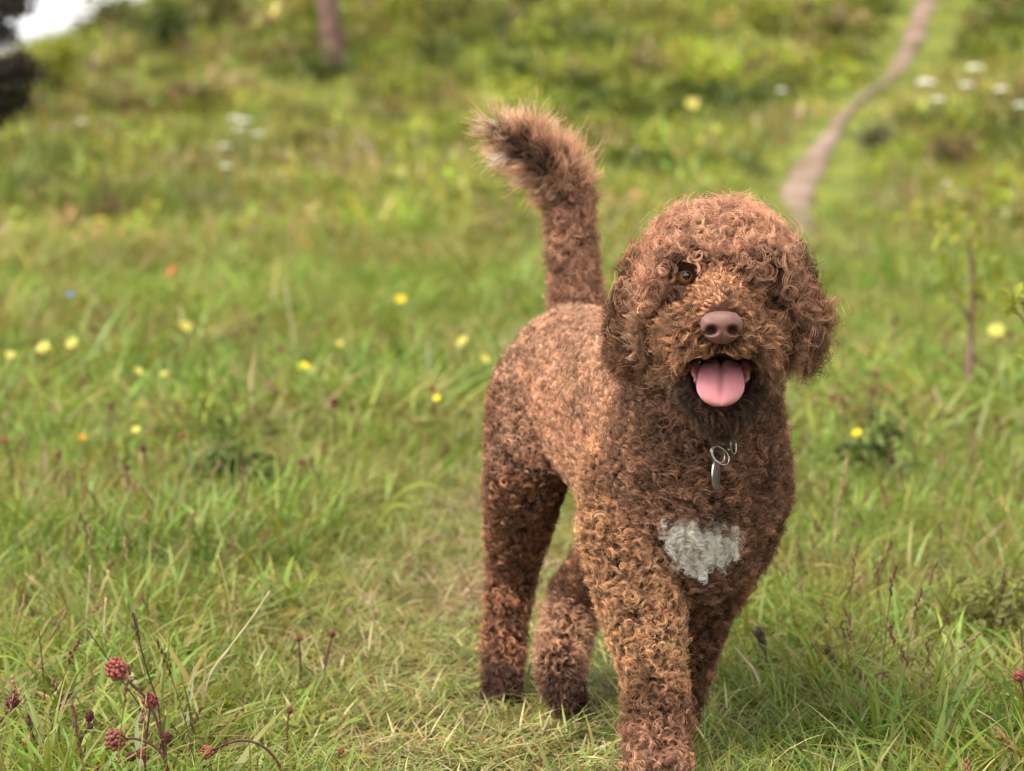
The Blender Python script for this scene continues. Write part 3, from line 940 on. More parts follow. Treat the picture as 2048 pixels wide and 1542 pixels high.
def make_fur(name, p, n, K, nh, hair_r, mods, thin=1.0):
    W = region_weights(p)
    N = len(p)
    L, R, T = mixp(W, 'L'), mixp(W, 'R'), mixp(W, 'T')
    kn, kf, wd = mixp(W, 'kn'), mixp(W, 'kf'), mixp(W, 'w')
    root, tip, flow = mixp(W, 'root'), mixp(W, 'tip'), mixp(W, 'flow')
    L, R, T, kn, kf, wd, root, tip, flow = mods(p, n, W, L, R, T, kn, kf, wd, root, tip, flow)
    L = L * rng.uniform(.72, 1.3, N); R = R * rng.uniform(.55, 1.15, N); T = T * rng.uniform(.8, 1.6, N); wd = wd * .74
    # neighbouring locks lean together: low-frequency jitter of the flow
    fr = 75.0
    ph = p * fr
    lf = np.stack([np.sin(ph[:, 1] * 1.1 + ph[:, 2] * 1.7 + 1.3) + np.sin(ph[:, 0] * 2.3 - ph[:, 2] * .8),
                   np.sin(ph[:, 0] * 1.3 + ph[:, 2] * 1.1 + .4) + np.sin(ph[:, 1] * 2.1 + ph[:, 0] * .7),
                   np.sin(ph[:, 0] * 1.9 - ph[:, 1] * 1.2 + 2.0)], 1) * .22
    flow_t = flow + lf
    flow_t = flow_t - (flow_t * n).sum(1, keepdims=True) * n
    a = unit(n * kn[:, None] + flow_t * kf[:, None] + rng.normal(0, .22, (N, 3)))
    # never dive into the body
    dn = (a * n).sum(1)
    a = unit(a + n * np.maximum(0, .12 - dn)[:, None])
    ref = unit(rng.normal(0, 1, (N, 3)))
    u = unit(np.cross(a, ref)); vv_ = np.cross(a, u)
    # start the curl so that it first bulges outwards
    phi = rng.uniform(0, 2 * np.pi, N)
    hand = np.where(rng.random(N) < .5, 1, -1)
    t = np.linspace(0, 1, K)
    N2 = N * nh
    rep = lambda z: np.repeat(z, nh, axis=0)
    off_d = rng.normal(0, 1, (N2, 3)); off_d = unit(off_d) * (rng.random((N2, 1)) ** .6)
    nn = rep(n)
    off_s = off_d - (off_d * nn).sum(1, keepdims=True) * nn
    Lh = rep(L) * rng.uniform(.82, 1.12, N2); Rh = rep(R) * rng.uniform(.82, 1.2, N2)
    Th = rep(T) * rng.uniform(.9, 1.1, N2); ph0 = rep(phi) + rng.normal(0, .16, N2); hd = rep(hand)
    wig = rng.random(N2) < .05
    wr_t = rep(W[:, RN.index('tail')])
    ph0 = ph0 + wr_t * rng.normal(0, .35, N2); Lh = Lh * (1 + wr_t * rng.uniform(-.25, .0, N2))
    A_j = rng.normal(0, .07, (N2, 3)) * wr_t[:, None]
    Rh = np.where(wig, Rh * 1.6, Rh); Lh = np.where(wig, Lh * 1.25, Lh)
    A, UU, VV = unit(rep(a) + A_j), rep(u), rep(vv_)
    pts = np.empty((N2, K, 3), np.float32)
    wr = rep(wd)
    base = rep(p) - nn * .0012 + off_s * (wr * 1.15)[:, None]
    for k, tk in enumerate(t):
        ramp = min(1.0, tk * 2.4) ** 1.0
        ang = ph0 + hd * Th * 2 * np.pi * tk
        c = base + A * (Lh * (tk - .10 * tk * tk))[:, None]
        c = c + (Rh * ramp)[:, None] * (UU * (np.cos(ang) - np.cos(ph0) * (1 - tk))[:, None] + VV * (np.sin(ang) - np.sin(ph0) * (1 - tk))[:, None])
        c = c + (off_d - off_s * .9) * (wr * (.55 + .25 * math.sin(tk * 3.1)) * min(1, tk * 3))[:, None] - off_s * (wr * .55 * tk * tk)[:, None]
        pts[:, k] = c
    # colour
    br = rep(rng.normal(0, 1, N)); bh = rng.normal(0, 1, N2)
    rt = rep(root) * np.exp(.18 * br + .10 * bh)[:, None]
    tp = rep(tip) * np.exp(.40 * br + .20 * bh)[:, None]
    pale = rep((rng.random(N) < .10))
    tp = np.where(pale[:, None], tp * np.array([1.3, 1.33, 1.36]), tp)
    dark = rep((rng.random(N) < .06))
    tp = np.where(dark[:, None], tp * np.array([.5, .45, .45]), tp)
    R1 = tp[:, :1]
    lg = rep(W[:, [RN.index(r) for r in ('fleg', 'fwrist', 'muzzle', 'bridge', 'lip', 'hleg', 'fleg2', 'ear', 'hthigh')]].sum(1))[:, None]
    kg, kb = .575 - .055 * lg, .365 - .075 * lg
    tp = tp * .25 + .75 * np.concatenate([R1, np.maximum(tp[:, 1:2], R1 * kg), np.maximum(tp[:, 2:3], R1 * kb)], 1)
    wl = np.clip((tp[:, 2:3] / np.maximum(tp[:, :1], 1e-3) - .55) * 4, 0, 1)
    tp = tp * (.78 + .5 * wl)
    tp = tp * np.minimum(1, .92 / np.maximum(tp.max(1, keepdims=True), 1e-3))
    wl = np.clip((tp[:, 2:3] / np.maximum(tp[:, :1], 1e-3) - .55) * 4, 0, 1)          # white hair keeps its colour
    tp = tp * (1 + (np.array([.98, .905, .89]) - 1) * (1 - wl))
    rt = rt * (1 + (np.array([.52, .38, .34]) - 1) * (1 - wl))  # dark roots deepened further: shade between curls put into the colour
    rt, tp = np.clip(rt, .004, .85), np.clip(tp, .006, .95)
    keep = np.ones(N2, bool)
    for (c0, c1, rad) in CLEAR:
        d = c1 - c0
        s = np.clip(((pts - c0) @ d) / (d @ d), 0, 1)
        dist = np.linalg.norm(pts - c0 - s[..., None] * d, axis=2).min(1)
        keep &= dist > rad
    pts, rt, tp = pts[keep], rt[keep], tp[keep]
    rad = (hair_r * (1 - .55 * t ** 1.5)).astype(np.float32)
    cu = bpy.data.hair_curves.new(name)
    n_c = len(pts)
    cu.add_curves([K] * n_c)
    cu.position_data.foreach_set('vector', np.ascontiguousarray(pts - np.array(dog.location)).astype(np.float32).ravel())
    at = cu.attributes.get('radius') or cu.attributes.new('radius', 'FLOAT', 'POINT')
    at.data.foreach_set('value', np.tile(rad, n_c) * thin)
    for nm, arr in (('root_col', rt), ('tip_col', tp)):
        at = cu.attributes.new(nm, 'FLOAT_VECTOR', 'CURVE')
        at.data.foreach_set('vector', arr.astype(np.float32).ravel())
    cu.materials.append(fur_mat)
    o = bpy.data.objects.new(name, cu); COL.objects.link(o); o.parent = dog
    return o, n_c


fur_mat = bpy.data.materials.new('curly_fur'); fur_mat.use_nodes = True
t_ = fur_mat.node_tree; t_.nodes.clear()
o_ = t_.nodes.new('ShaderNodeOutputMaterial')
htr_ = t_.nodes.new('ShaderNodeBsdfTranslucent'); hm_ = t_.nodes.new('ShaderNodeMixShader'); hm_.inputs[0].default_value = .22
hd_ = t_.nodes.new('ShaderNodeBsdfDiffuse'); hd_.inputs['Roughness'].default_value = 0
hs_ = t_.nodes.new('ShaderNodeBsdfHair'); hs_.component = 'Reflection'
hs_.inputs['RoughnessU'].default_value = .35; hs_.inputs['RoughnessV'].default_value = .6
hg_ = t_.nodes.new('ShaderNodeMixShader'); hg_.inputs[0].default_value = .15
ci = t_.nodes.new('ShaderNodeHairInfo')
a1 = t_.nodes.new('ShaderNodeAttribute'); a1.attribute_name = 'root_col'
a2 = t_.nodes.new('ShaderNodeAttribute'); a2.attribute_name = 'tip_col'
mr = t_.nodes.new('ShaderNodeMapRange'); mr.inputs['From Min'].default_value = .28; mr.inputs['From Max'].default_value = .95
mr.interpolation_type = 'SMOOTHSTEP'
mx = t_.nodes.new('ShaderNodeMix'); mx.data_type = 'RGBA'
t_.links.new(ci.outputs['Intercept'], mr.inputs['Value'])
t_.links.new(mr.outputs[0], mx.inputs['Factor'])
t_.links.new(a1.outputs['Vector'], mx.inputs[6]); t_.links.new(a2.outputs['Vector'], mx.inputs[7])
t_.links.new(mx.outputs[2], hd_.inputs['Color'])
sp_ = t_.nodes.new('ShaderNodeMix'); sp_.data_type = 'RGBA'; sp_.inputs['Factor'].default_value = .45
sp_.inputs[7].default_value = (.60, .44, .32, 1)
t_.links.new(mx.outputs[2], sp_.inputs[6]); t_.links.new(sp_.outputs[2], hs_.inputs['Color'])
t_.links.new(mx.outputs[2], htr_.inputs['Color']); t_.links.new(hd_.outputs[0], hm_.inputs[1]); t_.links.new(htr_.outputs[0], hm_.inputs[2])
t_.links.new(hm_.outputs[0], hg_.inputs[1]); t_.links.new(hs_.outputs[0], hg_.inputs[2])
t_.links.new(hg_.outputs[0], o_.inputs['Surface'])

CLEAR = []
for c, rr in zip(eye_c, (.0105, .0035)):
    CLEAR.append((c, c + unit(_c - c) * .06, rr))
CLEAR.append((NC, NC + np.array([0, -.05, 0]), .0235))
CLEAR.append((NC + np.array([0, -.003, -.004]), NC + np.array([0, -.05, -.012]), .022))
for (qx, qy, qd, rr) in ((1443, 742, 3.69, .0185), (1443, 760, 3.67, .0265), (1443, 784, 3.65, .0265), (1396, 746, 3.69, .0155), (1490, 746, 3.69, .0155), (1383, 772, 3.68, .0150), (1503, 772, 3.68, .0150)):
    q = P(qx, qy, qd)
    CLEAR.append((q, q + unit(_c - q) * .08, rr))


def mods(p, n, W, L, R, T, kn, kf, wd, root, tip, flow):
    g = lambda px, py, D, s: gauss(p, P(px, py, D), s)[:, None]
    wi = {r: W[:, RN.index(r)][:, None] for r in RN}
    # face: hair flows away from the nose, outwards and down
    face = np.clip(wi['bridge'] + wi['muzzle'] + wi['lip'] + .8 * wi['cheek'] + .3 * wi['brow'], 0, 1)
    away = unit(p - (NOSE + np.array([0, -.01, .012])))
    flow = flow * (1 - face) + face * unit(away * 1.2 + np.array([0, .1, -.55]))
    # skull: fan out from the crown
    away = unit(p - (HC + np.array([0, .02, -.02])))
    flow = flow + wi['skull'] * away * np.array([.9, .5, .2])
    # ears flare outwards a little
    side = np.sign(p[:, :1] - HC[0])
    flow = flow + wi['ear'] * side * np.array([.05, 0, 0])
    et = wi['ear'][:, 0] * np.clip((p[:, 2] - P(1438, 600, 3.82)[2]) / .03, 0, 1)
    L = L * (1 - .45 * et); kn = kn * (1 + .4 * et)
    # tail: towards its tip
    tl = wi['tail']
    td = unit(P(985, 262, 4.5) - P(1110, 350, 4.5))
    up = np.clip((p[:, 2:] - .62) / .05, 0, 1)
    flow = flow + tl * (np.array([0, 0, 1.]) * (1 - up) + td * up * 1.3)
    tb = (wi['tail'][:, 0]) * (1 - up[:, 0])
    T = T - wi['tail'][:, 0] * up[:, 0] * .50; R = R * (1 - .2 * wi['tail'][:, 0] * up[:, 0])
    L = L * (1 - .38 * tb) * (1 + .55 * wi['tail'][:, 0] * up[:, 0])
    tip = tip * (1 - .42 * tl * (1 - up)) + tl * up * C(.40, .32, .22)
    root = root + tl * up * C(.06, .03, .018)
    parting_shade = tl * up * np.clip((-(n @ np.array([.15, 1., .1])) - .62)[:, None] * 4, 0, 1)  # camera-facing hairs darkened: shade inside parted fur put into the colour
    tip = tip * (1 - .86 * parting_shade); root = root * (1 - .8 * parting_shade); L = L * (1 - .35 * parting_shade[:, 0])
    tb2 = wi['tail'][:, 0] * np.exp(-((p - P(1185, 385, 4.53)) ** 2).sum(1) / (2 * .03 ** 2)); L = L * (1 + .5 * tb2)
    # pale end of the tail
    te = wi['tail'] * np.clip((P(1040, 0, 4.5)[0] - p[:, :1]) / .04, 0, 1)
    tip = tip * (1 - te * .8) + te * .8 * C(1.2, .92, .64); root = root + te * C(.15, .10, .06)
    # white chest patch
    hl = np.clip(.8 * g(1370, 1085, 3.87, .032) + .5 * g(1320, 1060, 3.84, .02), 0, 1)
    tip = tip * (1 - .5 * hl) + .5 * hl * C(.80, .58, .42)
    wp = 1.3 * g(1412, 1072, 3.87, .022) + 1.2 * g(1392, 1098, 3.88, .017) + .9 * g(1450, 1085, 3.87, .016) + .9 * g(1368, 1050, 3.86, .014) + .85 * g(1318, 1045, 3.84, .011) + .6 * g(1345, 1062, 3.85, .012) + .5 * g(1330, 1090, 3.85, .010)
    nz_ = np.sin(p[:, :1] * 310 + p[:, 2:] * 140) * np.sin(p[:, 2:] * 270 - p[:, :1] * 90)
    wp = np.clip((wp - .46 + .24 * nz_) * 1.5 + rng.normal(0, .22, wp.shape), 0, 1) * (wp > .22)
    wp = wp * (rng.random(wp.shape) > .14)
    root = root * (1 - wp) + wp * C(.86, .78, .65); tip = tip * (1 - wp) + wp * C(1.0, .96, .87); R = R * (1 - .22 * wp[:, 0]); T = T * (1 + .7 * wp[:, 0]); kn = kn * (1 + .6 * wp[:, 0]); L = L * (1 + .55 * wp[:, 0])
    # upward-facing back: light from above painted into paler hair
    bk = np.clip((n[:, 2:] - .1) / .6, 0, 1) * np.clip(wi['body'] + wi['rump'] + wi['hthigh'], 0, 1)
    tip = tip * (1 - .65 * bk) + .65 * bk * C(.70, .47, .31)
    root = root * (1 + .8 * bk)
    # golden muzzle, grey cheeks, grizzled brow
    gd = np.clip(g(1440, 600, 3.66, .016) + .7 * g(1370, 620, 3.71, .018) + .5 * g(1520, 625, 3.71, .016), 0, 1)
    tip = tip * (1 - .7 * gd) + .7 * gd * C(.66, .36, .175)
    gr = np.clip(g(1325, 735, 3.78, .020) + g(1565, 735, 3.78, .020) + .5 * g(1300, 660, 3.77, .018), 0, 1)
    tip = tip * (1 - .6 * gr) + .6 * gr * C(.70, .50, .36)
    # dark chin and lip corners, shade of the brow painted in beside the eyes
    dk = np.clip(g(1380, 780, 3.72, .020) + g(1505, 780, 3.72, .020) + .9 * g(1442, 832, 3.69, .022) + .7 * g(1372, 745, 3.70, .013) + .7 * g(1512, 745, 3.70, .013) + .6 * g(1440, 695, 3.63, .012), 0, 1)
    tip = tip * (1 - .75 * dk); root = root * (1 - .6 * dk)
    dk = np.clip(g(1335, 572, 3.74, .014) + g(1552, 580, 3.74, .018) + .8 * g(1530, 563, 3.73, .012) + .5 * g(1375, 535, 3.72, .010), 0, 1)
    tip = tip * (1 - .62 * dk); root = root * (1 - .4 * dk)
    # short hair round eyes and by the nose
    sh = np.zeros(len(p))
    for c in eye_c: sh = np.maximum(sh, np.exp(-(((p - c) ** 2).sum(1)) / (2 * .012 ** 2)))
    sh2 = np.exp(-(((p - NC) ** 2).sum(1)) / (2 * .020 ** 2))
    L = L * (1 - .62 * sh) * (1 - .6 * sh2); R = R * (1 - .6 * sh) * (1 - .6 * sh2); T = T * (1 - .6 * sh) * (1 - .5 * sh2)
    # dark and golden patches of the front leg
    gl = wi['fleg'] * np.clip(g(1350, 1290, 3.85, .028), 0, 1)
    tip = tip * (1 - .6 * gl) + .6 * gl * C(.85, .55, .27)
    dl = np.clip(wi['fleg'] * g(1290, 1335, 3.82, .016) + .4 * wi['fwrist'] * g(1320, 1460, 3.78, .022), 0, 1)
    tip = tip * (1 - .6 * dl); root = root * (1 - .4 * dl)
    # mottling
    m = np.sin(p[:, :1] * 61 + p[:, 2:] * 83) * np.sin(p[:, 2:] * 57 - p[:, 1:2] * 71 + 1) + .6 * np.sin(p[:, 2:] * 190 + p[:, :1] * 140)
    m2 = np.sin(p[:, 2:] * 47 + p[:, :1] * 33 + 1.7) * np.sin(p[:, :1] * 71 - p[:, 2:] * 29)
    tip = tip * np.exp(.20 * m + .22 * m2); root = root * np.exp(.14 * m + .15 * m2)
    return L, R, T, kn, kf, wd, root, tip, flow


fp, fn = sample(1.30)
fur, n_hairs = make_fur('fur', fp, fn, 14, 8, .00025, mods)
print('LOCKS', len(fp), 'HAIRS', n_hairs)


def mods_loose(p, n, W, L, R, T, kn, kf, wd, root, tip, flow):
    L, R, T, kn, kf, wd, root, tip, flow = mods(p, n, W, L, R, T, kn, kf, wd, root, tip, flow)
    return L * 1.2, R * 1.3, T * 1.1, kn * 1.1, kf, wd * .8, root * 1.2, np.clip(tip * (1.45 + .35 * W[:, [RN.index(r) for r in ('brow', 'muzzle', 'cheek')]].sum(1))[:, None], 0, 1.1), flow


lp_, ln_ = sample(.26)
lw = region_weights(lp_)
hd = lw[:, [RN.index(r) for r in ('skull', 'brow', 'cheek', 'ear', 'muzzle')]].sum(1)
kk = rng.random(len(lp_)) < np.where(hd > .5, 1.0, .16)
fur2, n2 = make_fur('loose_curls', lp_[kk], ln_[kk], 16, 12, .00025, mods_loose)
print('LOOSE', n2)
# ------------------------------------------------------------------ collar with rings and tag
steel = new_mat('polished_steel', (.42, .40, .38), .18, .5); steel.node_tree.nodes['Principled BSDF'].inputs['Metallic'].default_value = 1
dull = new_mat('worn_tag_metal', (.46, .43, .41), .35, .5); dull.node_tree.nodes['Principled BSDF'].inputs['Metallic'].default_value = 1
strap_mat = new_mat('collar_strap', (.02, .016, .016), .6, .3)
CD = 3.80


def ring_geo(c, ax1, ax2, r1, r2, w, n=40):
    a = np.linspace(0, 2 * np.pi, n + 1)
    pts = c + np.outer(np.cos(a), ax1) * r1 + np.outer(np.sin(a), ax2) * r2
    return tube(pts, w, 8, cap=False)


def spline_(q, n=8):
    q = np.asarray(q); return bez(q[0], q[1], q[2], q[3], n)


X_, Z_ = np.array([1., 0, 0]), np.array([0, 0, 1.])
collar = empty('collar', tuple(P(1445, 885, CD))); child(collar, dog)
ch, _n = hit(1445, 890)
CD = float((ch - _c) @ _f) - .026                     # the fittings hang just in front of the curls
nc = P(1425, 790, 3.95)
aa = np.linspace(-.55, .55, 48)
gs = Geo(); vs, fs = [], []
for k, a in enumerate(aa):
    q = nc + np.array([math.sin(a) * .093, -math.cos(a) * .093, -.045 * math.cos(a)])
    o_ = np.array([math.sin(a), -math.cos(a), 0])
    vs += [q - Z_ * .009 - o_ * .001, q + Z_ * .009 - o_ * .001, q + Z_ * .009 + o_ * .001, q - Z_ * .009 + o_ * .001]
for k in range(47):
    for j in range(4):
        b = (k + 1) * 4
        fs.append((k * 4 + j, k * 4 + (j + 1) % 4, b + (j + 1) % 4, b + j))
def sub(o):
    o.parent = collar
    o.matrix_parent_inverse = (Matrix.Translation(dog.location) @ collar.matrix_parent_inverse @ Matrix.Translation(collar.location)).inverted()
    return o
sub(mesh_obj('strap', vs, fs, strap_mat))
sub(mesh_obj('d_ring', *ring_geo(P(1466, 889, CD), unit(X_ * .42 + np.array([0, .9, 0])), unit(Z_ - X_ * .1), 0.0078, .0110, .0013), steel))
sub(mesh_obj('split_ring', *ring_geo(P(1440, 911, CD - .004), unit(X_ * .95 + np.array([0, .25, -.12])), unit(Z_ - X_ * .35), .0100, .0110, .0008), steel))
sub(mesh_obj('split_ring', *ring_geo(P(1437, 909, CD - .003), unit(X_ * .9 + np.array([0, .4, -.1])), unit(Z_ - X_ * .2), .0075, .0090, .0008), steel))
gcl = Geo(); gcl.add(*tube([P(1426, 881, CD - .003), P(1443, 886, CD - .005), P(1453, 890, CD - .003)], [.0009, .0016, .0010], 8))
gcl.add(S6 * .0028 + P(1445, 882, CD - .005), F6); gcl.add(S6 * .0018 + P(1458, 899, CD - .004), F6)
sub(gcl.obj('clasp', steel))
# oval tag seen nearly edge on
n = 32; a = np.linspace(0, 2 * np.pi, n, endpoint=False)
tax = unit(X_ * .40 + np.array([0, .92, 0])); tn_ = unit(np.cross(tax, Z_)); tc_ = P(1432, 949, CD - .002)
rim = np.outer(np.cos(a), tax) * .0125 + np.outer(np.sin(a), Z_) * .0165
tv_ = np.vstack([tc_ + rim + tn_ * .0009, tc_ + rim - tn_ * .0009])
tf_ = [tuple(range(n)), tuple(range(2 * n - 1, n - 1, -1))] + [(k, k + n, (k + 1) % n + n, (k + 1) % n) for k in range(n)]
sub(mesh_obj('tag', tv_, tf_, dull, smooth=False))

sub(mesh_obj('strap_loop', *tube(spline_([P(1440, 862, CD + .006), P(1452, 872, CD - .004), P(1468, 888, CD - .004), P(1464, 903, CD + .004)]), [.003, .0042, .0045, .0045, .0045, .0042, .0038, .003], 8), strap_mat))
# ------------------------------------------------------------------ plants one can tell apart
def plant_mat(name, color, trans=.0, rough=.6, var=.25, scale=60):
    m = bpy.data.materials.new(name); m.use_nodes = True
    t = m.node_tree; b = t.nodes['Principled BSDF']
    b.inputs['Roughness'].default_value = rough; b.inputs['Specular IOR Level'].default_value = .25
    co = t.nodes.new('ShaderNodeTexCoord'); n = t.nodes.new('ShaderNodeTexNoise'); n.inputs['Scale'].default_value = scale
    n.inputs['Detail'].default_value = 4
    r = t.nodes.new('ShaderNodeValToRGB')
    c = np.array(color) * (1.0 if name in ('petal_white', 'petal_yellow', 'petal_lemon') else .8)
    r.color_ramp.elements[0].position = .3; r.color_ramp.elements[0].color = (*np.clip(c * (1 - var), 0, 1), 1)
    r.color_ramp.elements[1].position = .7; r.color_ramp.elements[1].color = (*np.clip(c * (1 + var), 0, 1), 1)
    t.links.new(co.outputs['Object'], n.inputs[0]); t.links.new(n.outputs[0], r.inputs[0])
    t.links.new(r.outputs[0], b.inputs['Base Color'])
    if trans:
        o = t.nodes['Material Output']; tr = t.nodes.new('ShaderNodeBsdfTranslucent'); mx = t.nodes.new('ShaderNodeMixShader')
        mx.inputs[0].default_value = trans
        t.links.new(r.outputs[0], tr.inputs[0]); t.links.new(b.outputs[0], mx.inputs[1]); t.links.new(tr.outputs[0], mx.inputs[2])
        t.links.new(mx.outputs[0], o.inputs[0])
    return m


M = dict(
    stem_red=plant_mat('red_stem', (.095, .030, .022), 0, .5),
    stem_dark=plant_mat('dark_stem', (.050, .030, .018), 0, .6),
    stem_green=plant_mat('green_stem', (.16, .19, .05), .1),
    burnet=plant_mat('burnet_crimson', (.20, .040, .034), 0, .6, .45, 260),
    burnet_dark=plant_mat('burnet_maroon', (.115, .024, .026), 0, .6, .4, 260),
    burnet_pink=plant_mat('burnet_rose', (.30, .078, .058), 0, .6, .45, 260),
    burnet_tan=plant_mat('burnet_russet', (.22, .075, .042), 0, .6, .5, 260),
    bud=plant_mat('bud_cream', (.62, .48, .27), .1),
    yellow=plant_mat('petal_yellow', (.78, .60, .03), .25, .5, .12),
    lemon=plant_mat('petal_lemon', (.62, .54, .12), .25, .5, .12),
    orange=plant_mat('petal_orange', (.80, .38, .02), .25, .5, .12),
    rust=plant_mat('petal_rust', (.50, .17, .04), .2, .5, .15),
    blue=plant_mat('petal_blue', (.20, .28, .62), .2, .5, .12),
    white=plant_mat('petal_white', (.88, .88, .74), .25, .6, .08),
    straw=plant_mat('straw', (.50, .40, .19), .15, .6, .2),
    straw_pale=plant_mat('straw_pale', (.60, .50, .30), .15, .6, .2),
    seed=plant_mat('seed_brown', (.10, .06, .038), 0, .7, .5, 400),
    seed_gold=plant_mat('seed_gold', (.30, .20, .06), 0, .7, .4, 400),
    blade_pale=plant_mat('blade_pale', (.52, .56, .30), .35, .45, .1),
    blade_lime=plant_mat('blade_lime', (.36, .40, .06), .4, .45, .12),
    blade_green=plant_mat('blade_green', (.17, .23, .04), .35, .45, .15),
    leaf_lime=plant_mat('leaf_lime', (.33, .34, .035), .35, .5, .25, 25),
    leaf_mid=plant_mat('leaf_mid', (.10, .14, .022), .3, .5, .3, 25),
    leaf_dark=plant_mat('leaf_dark', (.045, .055, .018), .25, .5, .35, 25),
    leaf_olive=plant_mat('leaf_olive', (.17, .16, .035), .3, .5, .3, 25),
    leaf_grey=plant_mat('leaf_grey', (.16, .16, .065), .3, .5, .25, 25),
    leaf_rust=plant_mat('leaf_rust', (.30, .17, .035), .3, .5, .4, 25),
    leaf_brown=plant_mat('leaf_brown', (.17, .10, .045), .2, .6, .3, 25),
    needle=plant_mat('needle_black', (.036, .028, .016), .1, .6, .4, 25),
    bark=plant_mat('bark', (.20, .115, .085), 0, .9, .45, 9),
    stone=plant_mat('pale_stone', (.50, .36, .30), 0, .9, .25, 40),
)


def spline(pts, n=18):
    pts = np.asarray(pts, float)
    if len(pts) == 2: pts = np.array([pts[0], pts.mean(0), pts[1]])
    d = np.concatenate([[0], np.cumsum(np.linalg.norm(np.diff(pts, axis=0), axis=1))])
    t = np.linspace(0, d[-1], n)
    P4 = np.vstack([2 * pts[0] - pts[1], pts, 2 * pts[-1] - pts[-2]])
    out = []
    for s in t:
        i = min(int(np.searchsorted(d, s, 'right')) - 1, len(pts) - 2)
        u = (s - d[i]) / max(d[i + 1] - d[i], 1e-9)
        a, b, c, e = P4[i:i + 4]
        out.append(.5 * ((2 * b) + (-a + c) * u + (2 * a - 5 * b + 4 * c - e) * u * u + (-a + 3 * b - 3 * c + e) * u ** 3))
    return np.array(out)




def floret_head(c, axis, rx, rz, n, fine=True):
    """A burnet head: little florets packed on an egg."""
    g = Geo()
    R_ = np.array(Vector(axis).to_track_quat('Z', 'Y').to_matrix())
    g.add((S6 * np.array([rx * .86, rx * .86, rz * .86])) @ R_.T + c, F6)
    for i in range(n):
        z = 1 - 2 * (i + .5) / n; r = math.sqrt(1 - z * z); a = i * 2.39996 + random.gauss(0, .12)
        q = np.array([r * math.cos(a) * rx, r * math.sin(a) * rx, z * rz]) * random.uniform(.80, 1.10)
        s = rx * (2.1 / math.sqrt(n)) * random.uniform(.75, 1.15)
        g.add(((S6 if fine else S4) * np.array([s, s, s * 1.15])) @ R_.T + q @ R_.T + c, F6 if fine else F4)
    return g


def burnet(label, px, py, diam, D=None, h=.15, way=None, mat='burnet', asp=1.1, fine=False, stem_w=.0011, group=None, extra=()):
    """way: pixels the stem runs through, from the head down to the ground."""
    if D is None:
        hc, D = on_ground(px, py, h)
    hc = P(px, py, D)
    r = diam * .42 * D / FPX
    if way:
        pts = [hc] + [P(a, b, D + dd) for a, b, dd in way]
        foot = pts[-1].copy(); foot[2] = float(gz(foot[0], foot[1])) - .01
        if pts[-1][2] > foot[2] + .004: pts.append(foot)
    else:
        fx = hc[0] + random.gauss(0, .012)
        fy = hc[1] + random.gauss(0, .01)
        foot = np.array([fx, fy, float(gz(fx, fy)) - .01])
        pts = [hc, hc * .5 + foot * .5 + np.array([random.gauss(0, .006), 0, 0]), foot]
    th = empty('burnet_plant', tuple(pts[-1]))
    tag(th, label, 'wildflower', group)
    line = spline(pts, 20 if fine else 9)
    v, f = tube(line, np.linspace(stem_w * .85, stem_w * 1.25, len(line)), 8 if fine else 5)
    child(mesh_obj('stem', v, f, M['stem_red']), th)
    ax_ = unit(line[0] - line[2])
    child(floret_head(hc + ax_ * r * .5, ax_, r, r * asp, 70 if fine else 26, fine).obj('flower_head', M[mat]), th)
    for (ex, ey, ed, em) in extra:
        q = P(ex, ey, D); rr = ed * .5 * D / FPX
        child(floret_head(q, ax_, rr, rr * 1.1, 14, True).obj('bud', M[em]), th)
    return th


FG = 'burnet flowers in the foreground grass'
burnet('largest rosy red burnet head on arching stem, lower left foreground', 240, 1345, 46, 3.62, way=[(262, 1368, .0), (296, 1402, .0), (322, 1470, .0), (334, 1560, .01), (336, 1640, .02)], mat='burnet_pink', fine=True, stem_w=.0016, group=FG, extra=[(262, 1352, 11, 'bud'), (271, 1365, 8, 'bud')])
burnet('maroon burnet head upright just below right of the largest rosy one', 301, 1408, 27, 3.66, way=[(297, 1440, 0), (290, 1500, 0), (292, 1560, 0), (292, 1640, .0)], mat='burnet', fine=True, stem_w=.0014, asp=1.2, group=FG)
burnet('russet brown burnet head drooping on sideways stem near the bottom left', 240, 1479, 44, 3.55, way=[(268, 1477, 0), (305, 1490, 0), (330, 1520, .0), (340, 1580, .0), (342, 1660, .0)], mat='burnet_tan', fine=True, stem_w=.0015, asp=.95, group=FG)
burnet('small dark burnet bud right of the russet head, bottom left', 334, 1479, 20, 3.62, way=[(331, 1500, 0), (334, 1560, 0), (335, 1640, 0)], mat='burnet_dark', fine=True, stem_w=.0014, asp=1.25, group=FG)
burnet('small faded burnet head at the bottom, directly under the upright maroon one', 284, 1511, 21, 3.56, way=[(290, 1530, 0), (293, 1600, 0), (293, 1660, 0)], mat='burnet_tan', fine=True, stem_w=.0013, group=FG)
burnet('spiky crimson burnet head low at the bottom on stem leaning left', 258, 1515, 20, 3.64, way=[(240, 1524, 0), (224, 1545, 0), (215, 1590, 0), (214, 1640, 0)], mat='burnet_dark', fine=True, stem_w=.0013, group=FG)
burnet('narrow dark burnet head on long curved stem, left of the rosy cluster', 178, 1436, 19, 3.74, way=[(175, 1455, 0), (158, 1490, 0), (142, 1530, 0), (139, 1610, 0)], mat='burnet_dark', fine=True, stem_w=.0013, asp=1.35, group=FG, extra=[(181, 1453, 9, 'burnet_dark')])
burnet('round purple burnet head at the left edge near the bottom', 22, 1408, 28, 3.76, way=[(10, 1430, 0), (-8, 1460, 0), (-20, 1540, 0), (-22, 1605, 0)], mat='burnet_dark', fine=True, stem_w=.0013, asp=.95, group=FG)
